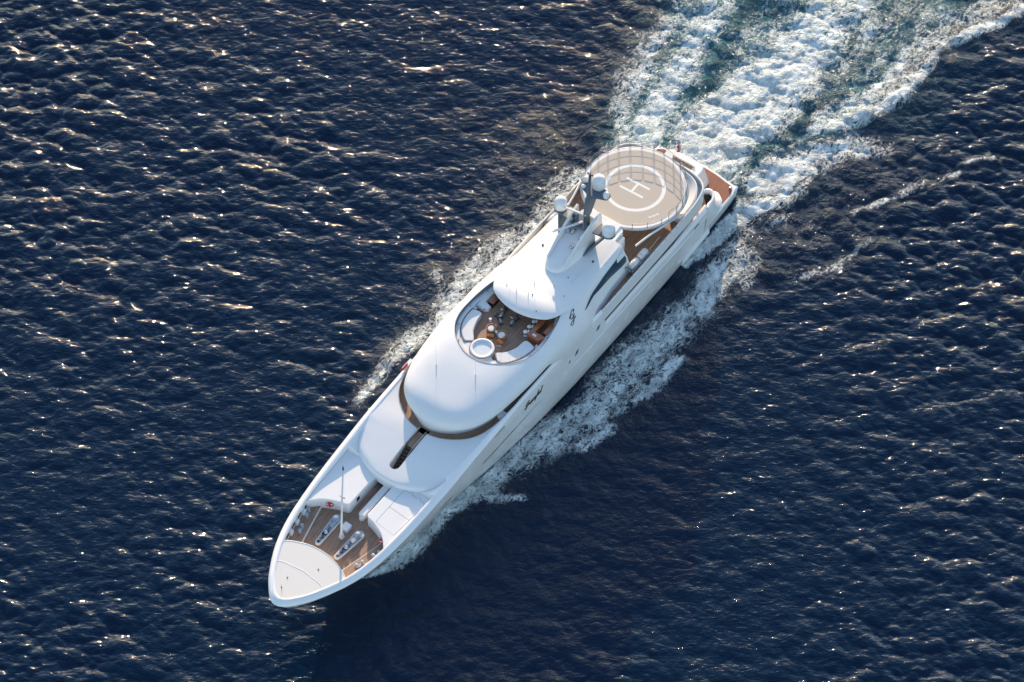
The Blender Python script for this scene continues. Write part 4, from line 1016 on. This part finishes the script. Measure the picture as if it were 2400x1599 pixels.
for sg in (1, -1):
    # quarter curl
    top = smooth_pts([(9.0, 6.58), (8.2, 6.5), (7.2, 6.3), (6.5, 5.9), (6.15, 5.3), (6.3, 4.7), (6.8, 4.4), (7.3, 4.55)], 4)
    bot = smooth_pts([(9.0, 6.24), (7.3, 6.15), (5.2, 5.95), (4.0, 5.5), (3.4, 4.9), (3.05, 4.2), (3.3, 3.6), (4.2, 3.5)], 4)
    rg = []
    for (a, b), (c, d) in zip(top, bot):
        mid = lambda t, bul: (c+(a-c)*t, d+(b-d)*t+0*bul)
        r_ = []
        for t, zz, bl in ((0, 2.4, 0), (.22, 3.2, 0), (.5, 4.2, .0), (.76, 5.4, 0), (.93, 6.3, 0), (1.0, 6.62, 0)):
            k = math.sin(t*1.57)**.85; r_.append((c+(a-c)*k, (d+(b-d)*k)*sg, zz))
        cx_, cy_ = 8.3, 5.55; vx, vy = cx_-a, cy_-b; L_ = math.hypot(vx, vy); vx /= L_; vy /= L_
        kk = min(.5, L_*.6)
        r_ += [(a+vx*.12, (b+vy*.12)*sg, 6.76), (a+vx*kk*.8, (b+vy*kk*.8)*sg, 6.76), (a+vx*kk, (b+vy*kk)*sg, 6.66), (a+vx*kk, (b+vy*kk)*sg, 6.2)]
        rg.append(r_)
    mb = MB(); mb.rings(rg, closed=False); part(mb, 'stern_quarter', M['hull'], smooth=50)
    # stairs between curl and transom block
    mb = MB()
    for k in range(10): mb.box((4.3+k*.3, 3.45*sg, 2.6+k*.4), (.34, 1.35, .06))
    part(mb, 'stair_treads', M['teakred'], smooth=0)
    mb = MB(); mb.prism([(4.1, 2.66*sg), (7.6, 2.66*sg), (7.6, 4.3*sg), (4.1, 4.2*sg)], 2.42, 2.5, zf=lambda x, y: 2.45+(x-4.1)/3.5*3.75); part(mb, 'stair_flight', M['white'], smooth=0)
    # platform post lights
    mb = MB(); mb.lathe([(.1, 0), (.1, .3), (.14, .36), (.02, .42)], (1.9, 5.2*sg, 2.45), 10); part(mb, 'mooring_cleat', M['steel'])
# ================================================================== WRITING
GL = {  # script strokes, unit x-height .42, capitals about 1
 'G': ([[(.62, .78), (.70, .95), (.55, 1.0), (.32, .88), (.18, .6), (.22, .38), (.42, .34), (.60, .5), (.66, .66), (.60, .4), (.52, .05), (.36, -.14), (.14, -.1), (.1, .04), (.3, .12), (.62, .2), (.82, .3)], [(.02, .55), (.2, .72), (.5, .62)]], .80),
 'r': ([[(0, .28), (.1, .42), (.14, .3), (.26, .4), (.28, .3), (.24, .08), (.32, .0), (.42, .14)]], .38),
 'a': ([[(.34, .34), (.22, .42), (.06, .26), (.06, .06), (.18, 0), (.32, .2), (.36, .4), (.32, .08), (.4, 0), (.5, .14)]], .46),
 'c': ([[(.3, .34), (.2, .42), (.06, .26), (.06, .06), (.2, 0), (.38, .14)]], .36),
 'e': ([[(.04, .18), (.26, .26), (.26, .4), (.14, .42), (.05, .2), (.1, .02), (.24, 0), (.38, .14)]], .36),
 'f': ([[(0, .1), (.24, .5), (.36, .9), (.28, 1.0), (.2, .8), (.14, .2), (.04, -.4), (-.04, -.34), (.06, -.1), (.22, .02), (.36, .14)]], .34),
 'u': ([[(0, .3), (.08, .42), (.06, .1), (.14, 0), (.28, .18), (.34, .42), (.32, .08), (.4, 0), (.5, .14)]], .48),
 'l': ([[(0, .12), (.2, .5), (.32, .9), (.24, 1.0), (.14, .7), (.1, .12), (.18, 0), (.34, .16)]], .34)}
def write_on(word, place, r, name, m, label=None):
    root = None; x0 = 0
    mb = MB()
    for ch_ in word:
        strokes, adv = GL[ch_]
        for s_ in strokes:
            pts = smooth_pts([(x0+a, b) for a, b in s_], 5)
            mb.tube([place(a, b) for a, b in pts], r, 5)
        x0 += adv
    o_ = part(mb, name, m, smooth=60); return o_, x0
for sg in (1, -1):
    K = .92
    def pl_(u, v, sg=sg):
        uu_ = (u+v*.35)*K; x = 46.55-uu_ if sg > 0 else 43.3+uu_; z = 8.28+v*K*.98; return (x, sg*(hull_y(x, z)+.02), z)
    write_on('Graceful', pl_, .047, 'name_lettering', M['black'])
    def pg(u, v, sg=sg):
        t = (u*1.25+v*.7)*1.15; x = 36.25-t if sg > 0 else 34.6+t; y = 5.85-v*.82; return (x, sg*y, whz(x, y)+.02)
    if sg > 0: write_on('G', pg, .05, 'monogram', M['black'])

# ================================================================== THINGS ON DECK
FZ = 11.72
# ---- built-in seating and tub of the sun deck (parts of the yacht)
def seat_block(poly, z0, z1, name='sunpad_base'):
    mb = MB(); mb.prism(poly, z0, z1-.14); base = part(mb, name, M['white'], smooth=30)
    mb = MB(); mb.prism(offset_poly(poly, .06), z1-.15, z1); part(mb, 'cushion', M['cushion'], parent=base, smooth=40, bevel=.09, seg=3)
    return base
sS = smooth_pts([(44.9, -2.75), (43.9, -3.9), (42.4, -4.52), (40.9, -4.6), (40.62, -4.3), (40.6, -3.35), (41.8, -3.1), (43.2, -2.62), (44.25, -1.85), (44.6, -2.05)], 4, True)
sP = smooth_pts([(44.45, 1.3), (45.15, 2.3), (44.3, 3.35), (42.9, 4.1), (41.4, 4.4), (41.0, 4.1), (40.9, 2.95), (42.4, 2.65), (43.6, 2.0), (44.15, 1.35)], 4, True)
for nm, pg_ in (('s', sS), ('p', sP)):
    b_ = seat_block(pg_, FZ, 12.25)
    mb = MB(); mb.tube([(x, y, 12.16) for x, y in offset_poly(pg_, -.05)], .03, 6, closed=True); part(mb, 'wooden_trim', M['darkwood'], parent=b_)
# filler plinths between pads and ledge
for pg_ in ([(46.3, .9), (46.0, 2.2), (45.2, 3.3), (44, 4.15), (42.5, 4.55), (40.6, 4.68), (40.5, 4.2), (41.4, 4.2), (44.0, 3.2), (45.0, 2.0), (45.9, .6)],
            [(46.3, -.9), (46.0, -2.2), (45.2, -3.3), (44, -4.15), (42.5, -4.55), (40.2, -4.68), (40.2, -4.3), (42.4, -4.3), (44.2, -3.2), (45.0, -2.0), (45.7, -1.3)]):
    mb = MB(); mb.prism(pg_, FZ, 12.08); part(mb, 'seating_plinth', M['white'], smooth=0)
mb = MB(); mb.prism(smooth_pts([(46.75, 0), (46.55, 1.2), (46.1, 2.0), (45.5, 1.9), (44.9, 1.0), (44.2, .9), (43.9, -.3), (44.2, -1.6), (44.8, -2.2), (45.6, -2.2), (46.5, -1.2)], 3, True), FZ, 12.15); part(mb, 'seating_plinth', M['white'], smooth=0)
# tub
tb = MB(); tb.lathe([(1.42, 0), (1.44, .55), (1.40, .66), (1.30, .70), (1.12, .68), (1.02, .58), (.98, .30), (.70, .26), (.62, .02), (.0001, .0)], (44.75, -.3, FZ), 40)
tub = part(tb, 'spa_tub', M['white'], smooth=50)
mb = MB(); mb.lathe([(1.0, -.02), (1.0, 0)], (44.75, -.3, FZ+.52), 32); part(mb, 'tub_water', M['water_tub'], parent=tub, smooth=0)
mb = MB(); mb.tube([(44.75+1.45*math.cos(a*.16), -.3+1.45*math.sin(a*.16), FZ+.6) for a in range(40)], .04, 6, closed=True); part(mb, 'wooden_trim', M['darkwood'], parent=tub)
mb = MB(); mb.lathe([(1.02, .0), (1.02, .05), (.7, .05), (.7, .0)], (44.75, -.3, FZ+.42), 30); part(mb, 'tub_seat', M['cushion'], parent=tub)
mb = MB(); mb.tube([(43.75, .95, FZ), (43.75, .95, FZ+1.0), (43.5, 1.4, FZ+1.0), (43.5, 1.4, FZ)], .03, 6); part(mb, 'handrail', M['steel'])
mb = MB(); mb.box((43.15, -.9, FZ+.12), (.5, 1.4, .24)); mb.box((43.35, -.9, FZ+.3), (.3, 1.3, .2)); part(mb, 'tub_step', M['teak'], smooth=0)
# aft starboard corner sofa and its table, with the dark gap
cs = [(39.95, -4.6), (40.05, -3.6), (39.75, -3.05), (39.2, -3.1), (38.95, -3.95), (36.3, -3.95), (36.2, -4.35), (38.0, -4.62)]
b_ = seat_block(cs, FZ, 12.25, 'corner_sofa')
mb = MB(); mb.tube([(x, y, 12.2) for x, y in [(36.6, -4.4), (38, -4.72), (39.6, -4.78), (39.9, -4.3), (39.95, -3.45), (40.45, -3.3)]], .03, 6); part(mb, 'wooden_trim', M['darkwood'], parent=b_)
mb = MB(); mb.prism([(39.1, -3.9), (39.1, -3.0), (37.6, -3.0), (37.6, -3.95)], FZ, FZ+.02); part(mb, 'dark_gap_sheet', M['dark'], smooth=0)  # flat dark sheet on the floor draws the dark gap
t_ = thing_at('coffee_table', 38.25, -3.45, FZ+.02, 0, 'low brown wooden table in the corner of the sundeck sofa', 'table')
mb = MB(); mb.prism(rrect(-.55, .55, -.4, .4, .08), .36, .42); mb.build('table_top', M['mahog'], t_, smooth=0, bevel=.015)
for a, b in ((-.42, -.28), (.42, -.28), (.42, .28), (-.42, .28)):
    mb = MB(); mb.box((a, b, .18), (.08, .08, .36)); mb.build('leg', M['mahog'], t_, smooth=0)
# bar counter with sink well
bc = MB(); bc.prism([(37.3, 2.75), (40.35, 2.75), (40.45, 4.3), (39.9, 4.66), (39.55, 4.66), (39.55, 3.35), (37.3, 3.35)], FZ, 12.72); bar = part(bc, 'bar_counter', M['mahog'], smooth=0, bevel=.03)
mb = MB(); mb.prism([(37.3, 4.0), (39.1, 4.1), (39.1, 4.66), (37.5, 4.5)], FZ, 12.6); part(mb, 'back_cabinet', M['mahog'], smooth=0, bevel=.02)
mb = MB(); mb.prism([(39.85, 3.3), (40.15, 3.3), (40.2, 3.8), (39.9, 3.8)], 12.72, 12.735); part(mb, 'counter_sink', M['steel'], parent=bar, smooth=0)
# round armchairs
def make_chair():
    r = thing_at('round_armchair', 41.7, -1.25, FZ, 0, 'round orange wicker armchair with white seat, nearer the starboard sunpad', 'armchair', 'round orange armchairs on the sundeck')
    prof = [(.46, 0), (.50, .1), (.52, .3), (.48, .32), (.0001, .3)]
    mb = MB(); mb.lathe(prof, (0, 0, 0), 24); mb.build('base', M['orangew'], r, smooth=50)
    mb = MB(); rg = []
    for i in range(19):
        a = R(-125+250*i/18)+math.pi; rg.append([(.53*math.cos(a), .53*math.sin(a), .05), (.56*math.cos(a), .56*math.sin(a), .62), (.47*math.cos(a), .47*math.sin(a), .62), (.45*math.cos(a), .45*math.sin(a), .1)])
    mb.rings(rg, closed=True); mb.build('backrest', M['orangew'], r, smooth=50)
    mb = MB(); mb.lathe([(.42, 0), (.43, .08), (.38, .15), (.0001, .17)], (0.02, 0, .4), 24); mb.build('cushion', M['cushion'], r, smooth=50)
    return r
c0 = make_chair(); c0.rotation_euler.z = SROT+.5
c1 = copy_tree(c0); c1.location = S(41.8, .3, FZ); c1.rotation_euler.z = SROT-.2; c1['label'] = 'round orange wicker armchair with white seat, nearer the bar counter'
def make_ott():
    r = thing_at('footstool', 42.45, -.8, FZ, .5, 'small orange wicker footstool in front of the armchair nearer the starboard sunpad', 'footstool', 'orange footstools')
    mb = MB(); mb.prism(rrect(-.22, .22, -.4, .4, .1), 0, .3); mb.build('base', M['orangew'], r, smooth=40, bevel=.02)
    mb = MB(); mb.prism(rrect(-.2, .2, -.38, .38, .1), .3, .36); mb.build('cushion', M['orangew'], r, smooth=40, bevel=.02); return r
f0 = make_ott(); f1 = copy_tree(f0); f1.location = S(42.55, .62, FZ); f1.rotation_euler.z = SROT-.1; f1['label'] = 'small orange wicker footstool in front of the armchair nearer the bar'
# white side tables
def side_table(x, y, lab):
    r = thing_at('side_table', x, y, FZ, 0, lab, 'side table', 'small white side tables')
    mb = MB(); mb.lathe([(.0001, .46), (.17, .46), (.17, .49), (.0001, .49)], (0, 0, 0), 16); mb.build('table_top', M['white'], r)
    mb = MB(); mb.lathe([(.12, 0), (.12, .02), (.025, .03), (.025, .46)], (0, 0, 0), 12); mb.build('leg', M['steel'], r); return r
side_table(41.8, -.48, 'small round white side table between the two orange armchairs')
side_table(40.7, -2.1, 'small round white side table behind the starboard orange armchair')
# bar stools
def make_stool():
    r = thing_at('bar_stool', 38.3, 2.25, FZ, -1.3, 'white bar stool at the aft end of the wooden bar', 'bar stool', 'white bar stools at the sundeck bar')
    mb = MB(); mb.lathe([(.0001, .70), (.24, .71), (.26, .76), (.22, .82), (.0001, .83)], (0, 0, 0), 20); mb.build('seat', M['cushion'], r, smooth=50)
    mb = MB(); mb.box((-.36, 0, .98), (.10, .36, .22)); mb.build('backrest', M['cushion'], r, smooth=30, bevel=.04)
    mb = MB(); mb.tube([(-.2, 0, .74), (-.36, 0, .82), (-.37, 0, .95)], .02, 6); mb.build('back_frame', M['steel'], r)
    mb = MB(); mb.lathe([(.2, 0), (.2, .02), (.03, .04), (.03, .7)], (0, 0, 0), 14); mb.build('leg', M['steel'], r); return r
s0 = make_stool()
for (x, y), lb in (((39.2, 2.28), 'middle white bar stool at the wooden bar'), ((40.05, 2.33), 'white bar stool nearest the round tub end of the bar')):
    c = copy_tree(s0); c.location = S(x, y, FZ); c['label'] = lb
# exercise machines
def machine(x, y, rz, lab):
    r = thing_at('exercise_machine', x, y, FZ, rz, lab, 'exercise machine', 'dark exercise machines on the sundeck')
    mb = MB(); mb.box((0, 0, .06), (1.5, .12, .08)); mb.box((-.7, 0, .05), (.1, .6, .08)); mb.box((.7, 0, .05), (.1, .5, .08)); mb.build('frame', M['gym'], r, smooth=0)
    mb = MB(); mb.lathe([(.0001, 0), (.28, 0), (.3, .05), (.28, .12), (.0001, .12)], (0, 0, 0), 20, Matrix.Translation((.45, .06, .42)) @ Matrix.Rotation(R(90), 4, 'X')); mb.build('flywheel', M['lgrey'], r, smooth=40)
    mb = MB(); mb.tube([(.25, 0, .1), (.15, 0, .75), (.45, 0, 1.3)], .045, 8); mb.build('post', M['gym'], r)
    mb = MB(); mb.tube([(.2, -.32, 1.15), (.42, -.26, 1.28), (.45, 0, 1.3), (.42, .26, 1.28), (.2, .32, 1.15)], .03, 8); mb.build('handlebar', M['gym'], r)
    mb = MB(); mb.tube([(-.35, 0, .1), (-.32, 0, .85)], .04, 8); mb.lathe([(.0001, 0), (.14, 0), (.15, .06), (.0001, .1)], (-.34, 0, .84), 14); mb.build('saddle', M['gym'], r)
    for sg in (1, -1):
        mb = MB(); mb.box((.1+.1*sg, .16*sg, .3+.1*sg), (.26, .11, .04)); mb.build('pedal', M['gym'], r, smooth=0)
    mb = MB(); mb.box((.52, 0, 1.38), (.06, .28, .2)); mb.build('display_panel', M['lgrey'], r, smooth=0)
    return r
m0 = machine(38.9, -1.5, R(10), 'dark exercise bike on the sundeck, nearer the corner sofa')
for (x, y, a), lb in (((39.2, .25, R(-8)), 'dark exercise bike on the sundeck, nearer the bar stools'), ((40.0, -1.45, R(60)), 'grey exercise machine between the corner sofa bike and the orange armchairs')):
    c = copy_tree(m0); c.location = S(x, y, FZ); c.rotation_euler.z = SROT+a; c['label'] = lb
# foredeck box
r = thing_at('deck_box', 70.4, -.2, 6.7, -.02, 'white square deck box between the two windlasses on the teak foredeck', 'deck box')
mb = MB(); mb.box((0, 0, .3), (.88, .82, .6)); mb.build('box_body', M['white'], r, smooth=0, bevel=.04)
mb = MB(); mb.box((0, 0, .64), (.94, .88, .08)); mb.build('lid', M['white'], r, smooth=0, bevel=.03)
# lifebuoys on the front walls
def buoy(x, y, z, nrm, lab):
    r = thing_at('lifebuoy', x, y, z, nrm, lab, 'lifebuoy', 'red lifebuoys on the foredeck walls')
    T = Matrix.Rotation(R(90), 4, 'Y'); n = 32; rings_ = {0: MB(), 1: MB()}
    for q in range(8):
        pts = [T @ Vector((.30*math.cos(R(q*45+a)), .30*math.sin(R(q*45+a)), .09)) for a in range(-14 if q % 2 else -31, 15 if q % 2 else 32, 4)]
        if q % 2 == 0: rings_[0].tube(pts, .085, 8)
        else: sm_ = MB(); sm_.tube(pts, .088, 8); sm_.build('ring_stripe', M['whiteflag'], r)
    rings_[0].build('ring', M['red'], r)
    mb = MB(); mb.lathe([(.0001, 0), (.42, 0), (.42, .03), (.0001, .04)], (0, 0, 0), 24, T); mb.build('backplate', M['red'], r)
    return r
buoy(69.32, -3.3, 7.62, R(26), 'red lifebuoy with white stripes on the starboard house wall behind the foremast')
buoy(69.88, 4.25, 7.62, R(-30), 'red lifebuoy with white stripes on the port house wall beside the hatch')
# life raft canisters on the port side deck
def raft(x, y, z, lab):
    r = thing_at('life_raft', x, y, z, 0, lab, 'life raft', 'white life raft canisters')
    T = Matrix.Rotation(R(90), 4, 'Y'); prof = [(.0001, -.72), (.25, -.7), (.36, -.6), (.38, -.05), (.41, -.04), (.41, .04), (.38, .05), (.36, .6), (.25, .7), (.0001, .72)]
    mb = MB(); mb.lathe(prof, (0, 0, .45), 22, T); mb.build('canister', M['white'], r, smooth=40)
    for k in (-.4, .4):
        mb = MB(); mb.tube([(k, -.42, 0), (k, -.4, .45), (k, -.28, .76), (k, 0, .87), (k, .28, .76), (k, .4, .45), (k, .42, 0)], .025, 6); mb.build('strap', M['lgrey'], r)
        mb = MB(); mb.box((k, 0, .03), (.1, .95, .08)); mb.build('cradle', M['steel'], r, smooth=0)
    mb = MB(); mb.box((.74, 0, .45), (.03, .1, .1)); mb.build('release_tag', M['red'], r, smooth=0)
    return r
q0 = raft(23.35, 5.75, 10.0, 'white life raft canister on the port rail, the one next to the dark side window')
for (x, y, lb) in ((21.6, 5.78, 'white life raft canister on the port rail, the one nearer the helideck'), (23.35, -5.75, 'white life raft canister on the starboard rail, beside the starboard radome'), (21.6, -5.78, 'white life raft canister on the starboard rail, nearer the helideck')):
    c = copy_tree(q0); c.location = S(x, y, 10.0); c['label'] = lb
for sg in (1, -1):
    mb = MB(); mb.prism([(x, y*sg) for x, y in ((20.6, 5.35), (24.3, 5.35), (24.3, 6.2), (20.6, 6.2))], 9.84, 9.96); part(mb, 'raft_shelf', M['lgrey'], smooth=0)
    mb = MB(); mb.tube([(24.5, 5.3*sg, 10.0), (24.5, 5.5*sg, 10.75), (24.5, 6.15*sg, 10.75), (24.5, 6.3*sg, 9.4)], .05, 8); part(mb, 'davit', M['black'])
    for xx in (24.0, 22.9, 21.7, 20.7):
        mb = MB(); mb.tube([(xx, 6.2*sg, 9.1), (xx, 6.25*sg, 10.9)], .025, 6); part(mb, 'stanchion', M['steel'])
    # rail above the aft corner
    mb = MB(); mb.tube([(24.0, 6.25*sg, 10.9), (20.7, 6.25*sg, 10.9), (18.6, 6.15*sg, 11.0)], .02, 6); part(mb, 'rail_wire', M['steel'])
    # console on the bridge wing, navigation light
    mb = MB(); mb.prism([(x, y*sg) for x, y in ((49.1, 5.5), (50.0, 5.55), (50.0, 6.45), (49.1, 6.45))], 9.1, 10.15); part(mb, 'wing_console', M['white'], smooth=0, bevel=.06)
mb = MB(); mb.box((51.0, -6.55, 10.75), (1.0, .12, .5)); part(mb, 'navigation_light_board', M['red'], smooth=0, bevel=.03)
mb = MB(); mb.box((50.4, -6.6, 10.45), (1.6, .5, .3)); part(mb, 'light_bracket', M['white'], smooth=0, bevel=.05)
# small fastenings along the upper bulwark
for i in range(17):
    x = 12.5+i*1.12
    mb = MB(); mb.box((x, 6.6, 10.16), (.10, .06, .04)); part(mb, 'rail_fitting', M['pipe'], smooth=0)
# ensign and staff
mb = MB(); mb.tube([(4.8, -1.15, 6.5), (4.35, -1.15, 9.2)], .035, 8, rend=.025); mb.lathe([(.0001, 0), (.07, .05), (.0001, .12)], (4.34, -1.15, 9.2), 10); part(mb, 'ensign_staff', M['white'])
r = thing_at('ensign', 4.4, -1.15, 8.95, 0, 'white, blue and red ensign hanging from the staff at the stern', 'flag')
for k, (mm, nm) in enumerate((('whiteflag', 'white_stripe'), ('blueflag', 'blue_stripe'), ('redflag', 'red_stripe'))):
    vs = []; fs = []; nx = 9; ny = 5
    for i in range(nx):
        for j in range(ny):
            u_ = i/(nx-1); v_ = j/(ny-1)
            # the cloth hangs down along the staff in folds
            off = (k+v_)*.2
            vs.append((-.05-off*.9-.10*math.sin(u_*9+k), .10*math.sin(u_*11+off*6)+off*.25, -.15-u_*1.5+off*-.25))
    for i in range(nx-1):
        for j in range(ny-1): a = i*ny+j; fs.append((a, a+1, a+ny+1, a+ny))
    mb = MB(); mb.add(vs, fs); o_ = mb.build(nm, M[mm], r, smooth=80); sm = o_.modifiers.new('thick', 'SOLIDIFY'); sm.thickness = .012
# aft main deck furniture glimpsed through the side opening
def deck_chair(x, y, z, a, lab):
    r = thing_at('deck_chair', x, y, z, a, lab, 'deck chair', 'wooden chairs on the aft main deck')
    mb = MB(); mb.box((0, 0, .42), (.5, .52, .08)); mb.build('seat', M['cushion'], r, smooth=30, bevel=.02)
    mb = MB(); mb.box((-.26, 0, .72), (.06, .52, .5)); mb.build('backrest', M['orangew'], r, smooth=30, bevel=.02)
    for a_, b_2 in ((-.22, -.22), (.22, -.22), (.22, .22), (-.22, .22)):
        mb = MB(); mb.box((a_, b_2, .2), (.05, .05, .4)); mb.build('leg', M['mahog'], r, smooth=0)
    return r
d0 = deck_chair(9.6, 5.15, 6.3, 0, 'wooden deck chair in the port side opening nearest the stern')
c = copy_tree(d0); c.location = S(11.0, 5.35, 6.3); c['label'] = 'wooden deck chair in the port side opening ahead of the sternmost chair'
build_sea()
